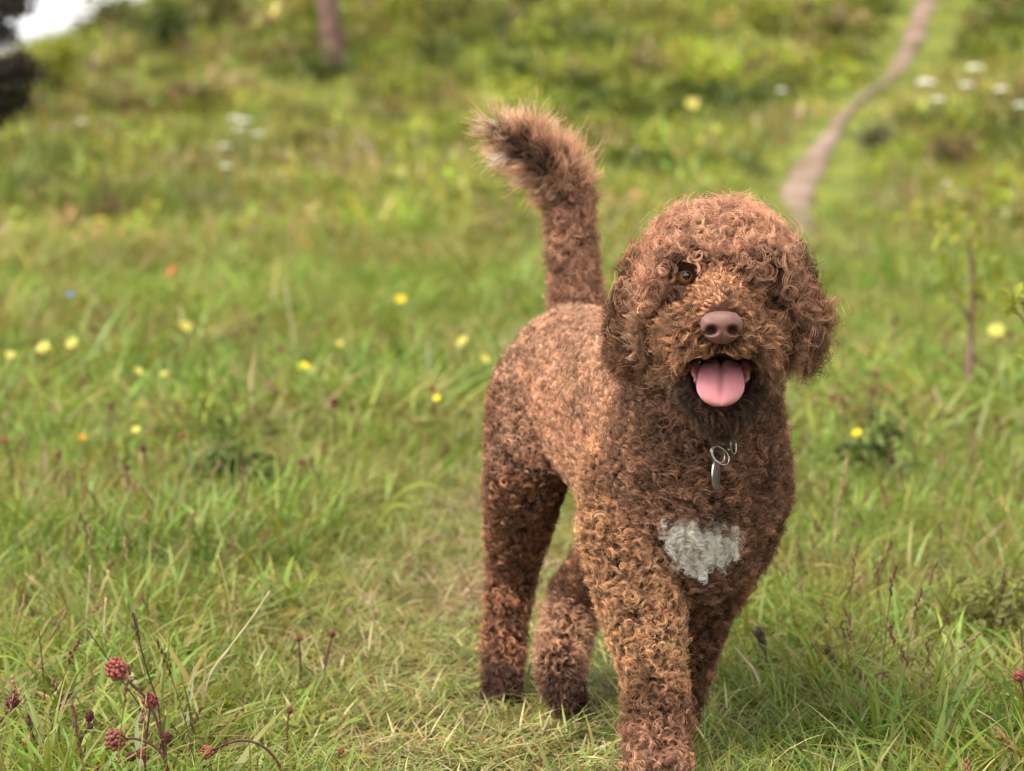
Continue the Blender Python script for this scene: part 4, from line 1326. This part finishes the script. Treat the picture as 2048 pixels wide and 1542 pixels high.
burnet('pink burnet head bowed over on a wide arching stem, bottom centre left', 421, 1502, 30, 3.68, way=[(446, 1491, 0), (478, 1481, 0), (515, 1487, 0), (545, 1510, 0), (566, 1550, 0), (574, 1620, 0)], mat='burnet_pink', fine=True, stem_w=.0014, asp=1.0, group=FG, extra=[(452, 1488, 7, 'burnet_dark')])
burnet('tiny rust coloured burnet head on a straight stem right of the bowed pink one', 579, 1423, 15, 3.92, way=[(575, 1450, 0), (574, 1510, 0), (574, 1560, 0)], mat='burnet_tan', fine=True, stem_w=.0011, group=FG)
burnet('tiny pinkish burnet head at the bottom left of the worn strip', 681, 1504, 13, 3.84, way=[(672, 1530, 0), (668, 1580, 0)], mat='burnet_pink', fine=True, stem_w=.0010, group=FG)
burnet('crimson burnet head cut by the right edge near the bottom', 2040, 1357, 27, 3.80, way=[(2050, 1400, 0), (2058, 1470, 0), (2060, 1590, 0)], mat='burnet_pink', fine=True, stem_w=.0013, asp=.95, group=FG)

MG = 'blurred burnet flowers in the meadow'
for label, px, py, d, h, m in (
    ('lone dark burnet on a straight stem halfway between left edge and tail', 668, 806, 17, .14, 'burnet_dark'),
    ('small red burnet in front of the worn strip, right of two others', 664, 1271, 16, .07, 'burnet'),
    ('dull red burnet a finger left of the one before the worn strip', 598, 1280, 13, .07, 'burnet'),
    ('upper of two maroon burnets touching, left of the dog\'s hip height', 520, 637, 14, .16, 'burnet_dark'),
    ('lower of two maroon burnets touching, left of the dog\'s hip height', 505, 661, 14, .15, 'burnet_dark'),
    ('reddish burnet above the row of lemon flowers at the left', 187, 661, 14, .16, 'burnet_dark'),
    ('small burnet just above the lemon flower nearest the left edge cluster', 72, 686, 13, .15, 'burnet_dark'),
    ('pink burnet between the two leftmost lemon flowers', 48, 724, 14, .15, 'burnet'),
    ('crimson burnet below the leftmost lemon flowers, on a tall thin stem', 164, 764, 14, .15, 'burnet'),
    ('crimson burnet in open grass, upper right of the orange flower', 222, 812, 14, .14, 'burnet'),
    ('rosy burnet right of the pale lemon bud in mid meadow', 366, 874, 16, .12, 'burnet_pink'),
    ('dark maroon burnet on a bent stem beside the orange flower', 287, 900, 16, .12, 'burnet_dark'),
    ('second dark maroon burnet just below the bent stemmed one', 254, 938, 14, .11, 'burnet_dark'),
    ('small crimson burnet left below the orange flower', 116, 911, 13, .11, 'burnet'),
    ('salmon burnet cut by the left edge at mid height', 10, 885, 16, .12, 'burnet_pink'),
    ('faint burnet in the grass above the bright yellow pair', 562, 703, 15, .14, 'burnet'),
    ('faint pink burnet left of the bright yellow pair', 492, 712, 11, .14, 'burnet'),
    ('faint burnet right beside the leafy dark clump', 602, 925, 14, .09, 'burnet_tan'),
    ('small burnet above the yellow flower beside the dog\'s hind leg', 866, 781, 14, .14, 'burnet'),
    ('burnet left of the two pale flowers near the dog\'s rump', 926, 668, 12, .15, 'burnet_dark'),
    ('dark crimson burnet right of the dog\'s ear', 1791, 646, 15, .15, 'burnet_dark'),
    ('coral burnet above the twiggy shrub right of the dog', 1775, 782, 16, .13, 'burnet_pink'),
    ('dull burnet left of the coral one above the twiggy shrub', 1748, 782, 13, .13, 'burnet'),
    ('burnet above the coral one, right of the dog\'s neck', 1752, 752, 14, .14, 'burnet'),
    ('magenta burnet nearest the dog\'s chest on its right', 1664, 798, 16, .13, 'burnet'),
    ('pink burnet just right of the magenta one by the chest', 1685, 800, 12, .13, 'burnet_pink'),
    ('dull burnet right of the sapling beside the big lemon flower', 2022, 669, 13, .15, 'burnet_dark'),
    ('dark burnet low at the right edge, below the sapling', 1994, 842, 12, .12, 'burnet_dark'),
    ('faint burnet just left of the sapling stem', 1890, 682, 12, .15, 'burnet_pink'),
    ('crimson burnet low on the ground beneath the twiggy shrub', 1777, 1000, 12, .04, 'burnet_pink'),
): burnet(label, px, py, d * .8, None, h, None, m, 1.1, False, .0016, MG)


def blossom(label, px, py, diam, h, mat, group, petals=5, cat='flower', name='meadow_flower', D=None):
    if D is None: c, D = on_ground(px, py, h)
    c = P(px, py, D); R = diam * .5 * D / FPX
    fx, fy = c[0] + random.gauss(0, .01), c[1] + .012
    foot = np.array([fx, fy, float(gz(fx, fy)) - .01])
    th = empty(name, tuple(foot)); tag(th, label, cat, group)
    v, f = tube(spline([c, c * .5 + foot * .5 + np.array([.006, 0, 0]), foot], 9), .0014 * max(1, R / .012), 5)
    child(mesh_obj('stem', v, f, M['stem_green']), th)
    tilt = unit(np.array([random.gauss(0, .3), -.7, .7]))
    R_ = np.array(Vector(tilt).to_track_quat('Z', 'Y').to_matrix())
    g = Geo()
    for k in range(petals):
        a = 6.283 * k / petals
        d = np.array([math.cos(a), math.sin(a), .45]); v, f = leaf_shape((0, 0, 0), d, np.array([-math.cos(a) * .45, -math.sin(a) * .45, 1]), R * 1.05, R * 1.15, 4, .12)
        g.add(np.array(v) @ R_.T + c, f)
    g.add((S6 * R * .28) @ R_.T + c + tilt * R * .15, F6)
    child(g.obj('blossom', M[mat]), th)
    return th


YG = 'yellow meadow flowers'
for label, px, py, d, h, m in (
    ('bright yellow flower standing alone highest, left of the tail base', 801, 601, 22, .17, 'yellow'),
    ('bright yellow double flower in the middle of the left meadow', 607, 735, 22, .14, 'yellow'),
    ('lemon flower overlapping the bright yellow double one', 622, 742, 22, .135, 'lemon'),
    ('lemon flower alone, above and between the yellow pair and the left row', 370, 655, 26, .16, 'lemon'),
    ('largest lemon flower of the left row, second from the left edge', 88, 698, 28, .15, 'lemon'),
    ('lemon flower third in the row from the left edge', 146, 689, 26, .15, 'lemon'),
    ('lemon flower nearest the left edge', 20, 712, 20, .15, 'lemon'),
    ('pale lemon flower under the row, left one of a wide pair', 275, 744, 20, .14, 'lemon'),
    ('pale lemon flower under the row, right one of a wide pair', 329, 749, 16, .14, 'lemon'),
    ('lemon flower left of the dog\'s rump, upper of two', 927, 684, 24, .15, 'lemon'),
    ('lemon flower touching the dog\'s rump, lower of two', 965, 719, 26, .14, 'lemon'),
    ('small deep yellow flower beside the dog\'s standing hind leg', 874, 798, 16, .13, 'yellow'),
    ('small orange flower low in the left meadow', 164, 875, 15, .12, 'orange'),
    ('pale lemon bud in mid meadow right of the orange flower', 272, 861, 18, .11, 'lemon'),
    ('yellow flower on the twiggy shrub right of the dog', 1714, 868, 20, .12, 'yellow'),
    ('big lemon flower at the right edge beside the sapling', 1993, 664, 34, .15, 'lemon'),
    ('faint lemon flower between the yellow pair and the rump', 681, 688, 16, .14, 'lemon'),
    ('blurred yellow flower on the slope above the dog\'s head', 1380, 211, 30, .45, 'lemon'),
): blossom(label, px, py, d * 1.1, h, m, YG)
blossom('rusty orange flower head on the far left meadow edge', 348, 543, 30, .22, 'rust', None, 7)
blossom('tiny pale blue flower in the left meadow', 141, 590, 14, .17, 'blue', None)


def umbel(label, px, py, diam, h):
    c, D = on_ground(px, py, h); c = P(px, py, D); R = diam * .5 * D / FPX
    foot = np.array([c[0] + .03, c[1] + .03, float(gz(c[0] + .03, c[1] + .03)) - .02])
    th = empty('white_umbel', tuple(foot)); tag(th, label, 'wildflower', 'white umbels on the slope')
    g = Geo(); st = Geo()
    neck = c - np.array([0, 0, R * .9])
    st.add(*tube(spline([neck, neck * .5 + foot * .5 + np.array([.02, 0, 0]), foot], 8), .006, 5))
    for k in range(22):
        a = k * 2.4; r = math.sqrt((k + .5) / 22)
        q = c + np.array([r * math.cos(a) * R, r * math.sin(a) * R, -r * r * R * .35])
        g.add(S4 * np.array([R * .22, R * .22, R * .12]) + q, F4)
        if k % 3 == 0: st.add(*tube([neck, q], .002, 4))
    child(st.obj('stem', M['stem_green']), th); child(g.obj('umbel', M['white']), th)


for label, px, py, d, h in (
    ('white umbel, left one of the touching trio on the left slope', 470, 233, 24, .5),
    ('white umbel, right one of the touching trio on the left slope', 490, 237, 24, .5),
    ('white umbel, lowest of the touching trio on the left slope', 480, 255, 20, .45),
    ('single white umbel just right of the trio', 515, 265, 20, .45),
    ('single white umbel below left of the trio', 450, 289, 22, .45),
    ('lowest single white umbel on the left slope', 452, 330, 20, .4),
    ('faint pinkish white umbel far left near the dark tree', 163, 241, 18, .5),
    ('wide white umbel nearest the path on the right slope', 1852, 160, 36, .5),
    ('white umbel below right of the one nearest the path', 1876, 196, 26, .45),
    ('uppermost white umbel on the right slope', 1950, 131, 30, .5),
    ('white umbel under the uppermost one on the right slope', 1933, 166, 26, .45),
    ('round white umbel towards the right edge of the slope', 2003, 175, 26, .45),
    ('white umbel cut by the right edge of the slope', 2042, 207, 26, .45),
    ('faint white umbel above the dog\'s head left of the path', 1563, 178, 20, .5),
    ('tiny white umbel low on the right slope', 1893, 365, 14, .4),
): umbel(label, px, py, d * 1.0, h + .12)


# ---- leafy shrubs and saplings
def leaves_at(g, centers, n, spread, L, wf=.5, up=.3):
    for c in centers:
        for _ in range(n):
            p = np.asarray(c) + rng.normal(0, 1, 3) * spread
            d = rng.normal(0, 1, 3) + np.array([0, 0, up]); nn = rng.normal(0, .6, 3) + np.array([0, -.2, 1])
            l_ = L * rng.uniform(.6, 1.3)
            v, f = leaf_shape(p, d, unit(nn), l_, l_ * wf, 2, .18, l_ * .15)
            g.add(v, f)
    return g


def shrub(label, px, py, wpx, hpx, mat, n=160, stem='stem_dark', leafpx=9, name='shrub', D=None, cat='shrub', group=None):
    """Rounded shrub whose foot stands at (px, py) on the ground."""
    if D is None: foot, D = on_ground(px, py)
    foot = P(px, py, D); foot[2] = float(gz(foot[0], foot[1]))
    W_, H_ = wpx * D / FPX, hpx * D / FPX
    th = empty(name, tuple(foot)); tag(th, label, cat, group)
    st, g = Geo(), Geo(); cs = []
    for k in range(9):
        a = 6.283 * k / 9 + random.random(); r = W_ * .5 * random.uniform(.3, 1)
        tip_ = foot + np.array([r * math.cos(a), r * math.sin(a) * .8, H_ * random.uniform(.45, .95) * (1.1 - .5 * (r / W_) * 2 * .6)])
        st.add(*tube(spline([foot - np.array([0, 0, .02]), foot * .45 + tip_ * .55 + np.array([0, 0, H_ * .12]), tip_], 6), np.linspace(W_ * .02, W_ * .006, 6), 5))
        cs += [tip_, tip_ * .6 + foot * .4 + np.array([0, 0, H_ * .1])]
    leaves_at(g, cs, n // 18 + 1, W_ * .13, leafpx * D / FPX, .55)
    child(st.obj('branches', M[stem]), th); child(g.obj('foliage', M[mat], smooth=False), th)
    return th


RG = 'shrubs on the slope'
shrub('bright yellow green shrub beside the dark tree at the left', 110, 190, 120, 105, 'leaf_lime', 300, leafpx=22, group=RG)
shrub('dark green shrub on the crest left of the trunk', 330, 105, 150, 120, 'leaf_mid', 320, leafpx=20, group=RG)
shrub('green shrub on the skyline right of the sky gap', 235, 60, 130, 62, 'leaf_olive', 260, leafpx=18, group=RG)
shrub('low pale green shrub on the skyline under the sky gap', 130, 85, 120, 48, 'leaf_olive', 240, leafpx=16, group=RG)
shrub('olive shrub hanging over the crest left of the trunk top', 430, 62, 150, 110, 'leaf_olive', 300, leafpx=20, group=RG)
shrub('dark leafy tuft growing at the foot of the tree trunk', 640, 160, 110, 48, 'leaf_mid', 200, leafpx=16, group=RG)
shrub('round grey green shrub right of the footpath', 1752, 315, 80, 78, 'leaf_grey', 260, leafpx=14, group=RG)
shrub('brown dying shrub on the right slope below the grey one', 1905, 345, 120, 80, 'leaf_brown', 200, leafpx=14, group=RG)
shrub('rust brown shrub in the middle of the left slope', 530, 215, 70, 45, 'leaf_rust', 140, leafpx=12, group=RG)
shrub('faded brown shrub left of the tail tip', 620, 330, 130, 110, 'leaf_brown', 150, leafpx=14, group=RG)
shrub('dark green shrub behind the dog\'s tail, left of its tip', 860, 345, 120, 70, 'leaf_mid', 220, leafpx=16, group=RG)
shrub('brownish shrub on the left slope under the yellow green one', 215, 470, 130, 90, 'leaf_brown', 150, leafpx=14, group=RG)
shrub('olive bush between trunk and tail high on the slope', 900, 70, 160, 80, 'leaf_olive', 240, leafpx=18, group=RG)
shrub('dark bush high on the slope right of the trunk', 1060, 40, 130, 70, 'leaf_dark', 220, leafpx=18, group=RG)
shrub('lime green bush high on the slope left of the path top', 1540, 60, 140, 70, 'leaf_lime', 200, leafpx=18, group=RG)
shrub('dark leafy herb clump in the grass left of the worn strip', 460, 1020, 190, 100, 'leaf_mid', 620, stem='stem_green', leafpx=26, name='herb_clump', cat='plant')
shrub('low olive leaved shrub with dark stems at the right edge', 1985, 1310, 200, 160, 'leaf_olive', 300, leafpx=26, name='low_shrub')
shrub('small bright green seedling at the bottom right corner', 1925, 1545, 90, 70, 'leaf_lime', 60, stem='stem_green', leafpx=16, name='seedling', cat='plant')


def sapling(label, way, D, sw, leaves, leafmat, leafpx, name='sapling', twigs=()):
    pts = [P(a, b, D) for a, b in way]
    foot = pts[-1].copy(); foot[2] = float(gz(foot[0], foot[1])) - .01
    pts[-1] = foot
    th = empty(name, tuple(foot)); tag(th, label, 'sapling' if name == 'sapling' else 'shrub')
    st = Geo(); line = spline(pts, 22)
    st.add(*tube(line, np.linspace(sw * .35, sw, 22), 7))
    for tw in twigs:
        q = spline([P(a, b, D + dd) for a, b, dd in tw], 9); st.add(*tube(q, np.linspace(sw * .55, sw * .2, 9), 5))
    child(st.obj('stem', M['bark' if name == 'sapling' else 'stem_dark']), th)
    g = Geo()
    for (a, b, n, sp) in leaves:
        leaves_at(g, [P(a, b, D)], int(n * 2.2), sp * 1.15 * D / FPX, leafpx * 1.15 * D / FPX, .55, .6)
    child(g.obj('foliage', M[leafmat], smooth=False), th)
    return th


sapling('thin young sapling with yellowish leaves right of the dog', [(1938, 470), (1945, 560), (1942, 660), (1938, 740), (1930, 850)], 8.6, .011,
        [(1900, 540, 7, 14), (1975, 545, 7, 14), (1925, 585, 5, 12), (1970, 600, 8, 14), (1960, 500, 6, 14), (1905, 470, 5, 14), (1930, 650, 4, 10), (1945, 450, 5, 12)], 'leaf_lime', 26,
        twigs=[((1944, 600, 0), (1965, 590, .02), (1980, 575, .03)), ((1944, 640, 0), (1920, 610, -.02), (1905, 590, -.03)), ((1940, 700, 0), (1960, 730, .02), (1975, 728, .03))])
sapling('leafy twig tip leaning in from the right edge', [(2026, 612), (2046, 640), (2075, 720), (2110, 900), (2130, 1230)], 5.1, .0045,
        [(2027, 606, 7, 8), (2040, 622, 4, 8), (2080, 720, 7, 14)], 'leaf_lime', 30)
sapling('twiggy dark shrub with small leaves right of the dog\'s chest', [(1700, 880), (1735, 925), (1765, 960), (1780, 1010)], 6.75, .0055,
        [(1775, 850, 10, 16), (1790, 880, 9, 14), (1700, 905, 9, 14), (1670, 905, 7, 12), (1735, 900, 9, 16), (1800, 905, 5, 12), (1765, 915, 7, 12)], 'leaf_mid', 24, name='twiggy_shrub',
        twigs=[((1765, 960, 0), (1785, 910, .02), (1780, 850, .03)), ((1735, 925, 0), (1690, 915, -.02), (1660, 900, -.02)), ((1760, 955, 0), (1800, 935, .02), (1850, 925, .04)), ((1745, 935, 0), (1745, 890, .0), (1738, 800, .03))])


# ---- single blades and dry stalks that stand out
def ribbon(label, way, D, w, mat, name='grass_blade', cat='grass blade'):
    pts = []
    for q in way:
        a, b = q[:2]; pts.append(P(a, b, D + (q[2] if len(q) > 2 else 0)))
    foot = pts[-1].copy(); foot[2] = float(gz(foot[0], foot[1])) - .005; pts[-1] = foot if pts[-1][2] < foot[2] + .05 else pts[-1]
    if pts[-1][2] > foot[2] + .01: pts.append(foot)
    line = spline(pts, 22); n = len(line)
    tg_ = unit(np.gradient(line, axis=0))
    V, F_ = [], []
    for i in range(n):
        s = i / (n - 1); ww = w * .5 * (min(1, s * 2.2 + .02)) * (1 - .3 * s)
        sd = unit(np.cross(tg_[i], np.array([.15, -.9, .35]))); nm = np.cross(sd, tg_[i])
        V += [line[i] - sd * ww, line[i] - nm * ww * .25, line[i] + sd * ww]
    for i in range(n - 1):
        a = 3 * i
        F_ += [(a, a + 1, a + 4, a + 3), (a + 1, a + 2, a + 5, a + 4)]
    th = mesh_obj(name, np.array(V) - foot, F_, M[mat]); th.location = foot
    return tag(th, label, cat)


ribbon('broad whitish grass blade standing upright among the red burnets', [(286, 1416), (275, 1440), (274, 1480), (284, 1540), (288, 1640)], 3.64, .0085, 'blade_pale')
ribbon('broad pale blade arching in from the left edge near the bottom', [(62, 1340), (30, 1318), (0, 1312), (-40, 1340), (-60, 1450), (-62, 1600)], 3.78, .0065, 'blade_lime')
ribbon('long green blade slanting down behind the narrow dark burnet', [(34, 1380), (70, 1412), (110, 1440), (140, 1462), (170, 1500), (182, 1600)], 3.76, .0042, 'blade_green')
ribbon('tall slim green blade right of the rosy burnet cluster', [(345, 1230), (338, 1290), (328, 1350), (324, 1420), (326, 1540)], 3.95, .0036, 'blade_green')
ribbon('upright pale green blade further right of the rosy burnet cluster', [(388, 1322), (385, 1370), (376, 1430), (372, 1480), (368, 1560)], 3.9, .0042, 'blade_pale')
ribbon('lime green blade lying at the bottom beside the bowed pink burnet', [(755, 1515), (715, 1512), (680, 1525), (640, 1545), (625, 1570)], 3.84, .009, 'blade_lime')
ribbon('bent lime blade arching over in mid meadow by the leafy clump', [(505, 1038), (497, 1010), (475, 1003), (456, 1020), (450, 1080)], 6.2, .008, 'blade_lime')
ribbon('upper bent yellowish blade left of the dog\'s hind leg', [(905, 998), (860, 968), (815, 975), (780, 1010), (770, 1060)], 6.2, .009, 'blade_lime')
ribbon('lower bent yellowish blade left of the dog\'s hind leg', [(835, 1040), (815, 1012), (785, 1012), (762, 1035), (756, 1080)], 6.0, .010, 'blade_lime')
ribbon('pale bent blade in the grass right of the dog\'s chest patch', [(1765, 1160), (1740, 1138), (1715, 1133), (1700, 1160), (1696, 1200)], 5.3, .006, 'blade_lime')
ribbon('sharp lime blade rising by the right burnet, bottom right', [(1912, 1368), (1936, 1430), (1955, 1475), (1980, 1520), (2000, 1600)], 3.78, .0052, 'blade_lime')
ribbon('pale tall leaf standing left of the sapling', [(1815, 650), (1812, 710), (1800, 780), (1795, 850)], 8.4, .020, 'blade_lime')
ribbon('upright yellow leaf blade in the far meadow left of the dog', [(725, 638), (723, 660), (721, 690), (720, 720)], 10.4, .022, 'blade_lime')


def stalk(label, way, D, w, mat='straw', seed=None, seed_len=.25, name='dry_stalk'):
    pts = [P(q[0], q[1], D + (q[2] if len(q) > 2 else 0)) for q in way]
    foot = pts[-1].copy(); foot[2] = float(gz(foot[0], foot[1])) - .005
    if pts[-1][2] > foot[2]: pts.append(foot)
    else: pts[-1] = foot
    th = empty(name, tuple(foot)); tag(th, label, 'stalk')
    line = spline(pts, 20)
    v, f = tube(line, np.linspace(w * .35, w * .6, 20), 6); child(mesh_obj('stem', v, f, M[mat]), th)
    if seed:
        g = Geo(); k = max(3, int(20 * seed_len)); L = np.linalg.norm(line[k] - line[0])
        for i in range(26):
            s = i / 26; j = s * k; a = int(j); q = line[a] + (line[a + 1] - line[a]) * (j - a)
            dd = unit(line[0] - line[k]); side = unit(rng.normal(0, 1, 3)); r = w * (1.6 * math.sin(math.pi * min(1, s * .9 + .1)) + .3)
            R_ = np.array(Vector(unit(dd + side * .5)).to_track_quat('Z', 'Y').to_matrix())
            g.add((S4 * np.array([w * .55, w * .55, w * 1.7])) @ R_.T + q + side * r * .6, F4)
        child(g.obj('seed_head', M[seed]), th)
    return th


stalk('long straw coloured stalk slanting up right in the left grass', [(540, 1182), (505, 1235), (460, 1295), (420, 1352), (405, 1430)], 4.25, .0030, 'straw_pale')
stalk('bare greyish stalk with forked tip left of the slanting straw', [(436, 1110), (447, 1150), (458, 1200), (470, 1300)], 4.75, .0026, 'straw')
stalk('dark thin stalk rising between the slanting straw and rosy burnet', [(266, 1228), (280, 1290), (300, 1360), (318, 1420), (322, 1540)], 3.8, .0022, 'stem_dark', 'seed', .18)
stalk('dark straight stalk leaning left behind the rosy burnet', [(172, 1256), (210, 1310), (250, 1370), (285, 1430), (300, 1560)], 3.82, .0018, 'stem_dark')
stalk('reddish upright stalk with brown seed spike near the left edge', [(78, 1262), (83, 1310), (88, 1370), (90, 1480)], 4.1, .0020, 'stem_red')
stalk('brown seed spike leaning right low in the left foreground', [(142, 1384), (125, 1405), (110, 1425), (98, 1500)], 3.85, .0024, 'straw', 'seed', .5)
stalk('dark seed spike low at the bottom left beside the purple burnet', [(54, 1428), (60, 1450), (66, 1475), (72, 1560)], 3.72, .0024, 'stem_dark', 'seed', .45)
stalk('second dark seed spike between the narrow and the rosy burnets', [(147, 1442), (152, 1462), (160, 1490), (165, 1570)], 3.72, .0024, 'stem_dark', 'seed', .45)
stalk('golden seed plume low at the bottom left corner', [(50, 1478), (66, 1495), (78, 1520), (84, 1590)], 3.7, .0040, 'straw', 'seed_gold', .6)
stalk('black tipped stalk bent white at the top, bottom left', [(115, 1452), (92, 1480), (88, 1505), (82, 1560)], 3.7, .0022, 'straw_pale')
stalk('pale twig lying across the upper left grass', [(245, 1027), (205, 1045), (170, 1062), (150, 1090)], 5.9, .0050, 'straw', 'seed', .3)
stalk('tall pale stalk at the far left with feathery tip', [(180, 1130), (177, 1190), (172, 1250), (170, 1330)], 4.6, .0026, 'straw_pale')
stalk('short whitish stalk right of the tall feathery one', [(212, 1195), (209, 1240), (208, 1300)], 4.4, .0034, 'straw_pale')
stalk('brown seed spike slanting at the bottom right corner', [(1990, 1458), (2010, 1485), (2035, 1510), (2048, 1580)], 3.72, .0034, 'straw', 'seed_gold', .4)
stalk('thin tan stalk pointing left above the bottom right seed spike', [(1954, 1420), (1990, 1443), (2020, 1480), (2040, 1590)], 3.75, .0018, 'straw')
stalk('brown dry stalk leaning in the grass right of the front legs', [(1470, 1295), (1490, 1320), (1510, 1345), (1530, 1410)], 4.35, .0034, 'straw_pale')
stalk('dark thin stem slanting right in the grass right of the dog', [(1760, 1255), (1735, 1300), (1705, 1350), (1690, 1420)], 4.3, .0016, 'stem_dark')
stalk('dark seed head right of the trailing front leg', [(1512, 1262), (1522, 1280), (1530, 1310), (1534, 1370)], 4.55, .0050, 'stem_dark', 'seed', .4)
stalk('reddish seed head low in the grass further right of the legs', [(1655, 1295), (1662, 1320), (1668, 1350), (1672, 1410)], 4.45, .0042, 'stem_red', 'seed', .45)
stalk('thin bent culm with pale joint at the bottom right', [(1605, 1500), (1640, 1512), (1680, 1535), (1700, 1570)], 3.8, .0022, 'straw')
stalk('pale fluffy stalk tip in the meadow right of the coral burnet', [(1868, 775), (1876, 800), (1888, 830), (1895, 880)], 8.0, .0080, 'straw_pale')
stalk('pale dry stalk in the far left meadow below the lemon row', [(108, 800), (114, 840), (122, 890), (124, 930)], 7.6, .0060, 'straw_pale')
stalk('tall pale dry stalk at the left, right of the salmon burnet', [(86, 885), (91, 930), (98, 1000), (106, 1060)], 6.6, .0050, 'straw_pale')
stalk('pale dry stalk right of the tall one at the left', [(136, 920), (137, 960), (137, 1010), (138, 1060)], 6.5, .0045, 'straw_pale')
stalk('faint dry stalk in the far meadow left of the dog\'s back', [(855, 685), (857, 720), (855, 760), (852, 800)], 8.8, .0070, 'straw_pale')
stalk('faint tall dry stalk far in the meadow above the yellow pair', [(572, 575), (580, 630), (588, 680), (590, 720)], 10.0, .0070, 'straw_pale')

# pale stones lying in the grass at the left
for label, px, py, w in (('larger pale pinkish stone lying in the left grass', 100, 1280, 50), ('smaller pale pinkish stone right of the larger one', 128, 1268, 28)):
    c, D = on_ground(px, py + 8, .0); r = w * .5 * D / FPX
    v_, f_ = uv_sphere(18, 12)
    nz_ = 1 + .13 * np.sin(v_[:, :1] * 5 + v_[:, 1:2] * 3) * np.cos(v_[:, 2:] * 4 + 1)
    so = mesh_obj('stone', v_ * nz_ * np.array([r, r * .8, r * .62]), f_, M['stone']); so.location = c + np.array([0, 0, r * .35])
    tag(so, label, 'stone', 'pale stones')


# ---- trees
def crown_leaves(g, centers, n, spread, L):
    for c, k in centers:
        pts = np.asarray(c) + rng.normal(0, 1, (int(n * k), 3)) * spread * np.array([1, 1, .7])
        for p in pts:
            d = unit(rng.normal(0, 1, 3) + np.array([0, 0, -.2])); s = unit(np.cross(d, rng.normal(0, 1, 3)))
            l_ = L * rng.uniform(.6, 1.3)
            g.add([p, p + d * l_ * .5 + s * l_ * .3, p + d * l_, p + d * l_ * .5 - s * l_ * .3], [(0, 1, 2, 3)])


base, TD = on_ground(664, 140)
tree = empty('tree', tuple(base)); tag(tree, 'bare brown tree trunk standing on the slope left of the tail', 'tree')
gt = Geo()
tw = pxm(24, TD)
top = [P(664, 150, TD), P(665, 110, TD), P(661, 50, TD), P(652, -10, TD), P(640, -90, TD), P(634, -200, TD), P(640, -380, TD)]
tl = spline(top, 26)
gt.add(*tube(tl, np.interp(np.linspace(0, 1, 26), [0, .06, .2, .6, 1], [tw * 1.3, tw * 1.02, tw * .92, tw * .7, tw * .3]) * (1 + .06 * np.sin(np.arange(26) * 1.9)), 14))
cs = []
for k in range(9):
    a = k * 2.4; s = tl[13 + k]; e = s + np.array([math.cos(a) * 1.3, math.sin(a) * 1.3, .9 + .2 * k * .3])
    gt.add(*tube(spline([s, s * .5 + e * .5 + np.array([0, 0, .15]), e], 8), np.linspace(tw * .4, tw * .08, 8), 7)); cs += [(e, 1), (s * .4 + e * .6, .6)]
cs.append((tl[-1], 1.5))
child(gt.obj('trunk', M['bark']), tree)
gc = Geo(); crown_leaves(gc, cs, 110, .42, .13); child(gc.obj('crown', M['leaf_mid'], smooth=False), tree)

LD = 23.0
lb = P(-95, 400, LD); lb[2] = float(gz(lb[0], lb[1]))
tree2 = empty('tree', tuple(lb)); tag(tree2, 'dark tree whose branches hang into the upper left corner', 'tree')
gt = Geo(); tt_ = P(-80, -300, LD)
tl = spline([lb - np.array([0, 0, .1]), P(-100, 250, LD), P(-85, 0, LD), tt_], 20)
gt.add(*tube(tl, np.linspace(.15, .05, 20), 10))
cs = []
for (ex, ey, dd, k) in ((22, 8, 0, 1.3), (40, -20, .1, 1.0), (0, 70, .0, .8), (22, 150, -.1, 1.4), (46, 128, .05, 1.2), (44, 160, .05, .8), (24, 195, 0, 1.0), (8, 222, .1, .6), (-30, 60, .2, 1.2), (-40, 160, -.2, 1.2), (-20, -60, .1, 1.3), (30, -90, 0, 1.2),
                      (-140, 60, .2, 1.2), (-170, -40, -.2, 1.2), (-120, 170, .3, 1), (-60, -160, .2, 1.4), (-150, -180, 0, 1.3), (-90, -280, .1, 1.3), (0, -180, .3, 1)):
    e = P(ex, ey, LD + dd); s = tl[int(np.clip(np.argmin(np.abs(tl[:, 2] - e[2] + .1)), 2, 18))]
    gt.add(*tube(spline([s, s * .5 + e * .5 + np.array([0, 0, .06]), e], 7), np.linspace(.025, .006, 7), 6)); cs += [(e, k), (s * .35 + e * .65, k * .5)]
child(gt.obj('trunk', M['bark']), tree2)
gc = Geo(); crown_leaves(gc, cs, 170, .07, .06); child(gc.obj('crown', M['needle'], smooth=False), tree2)
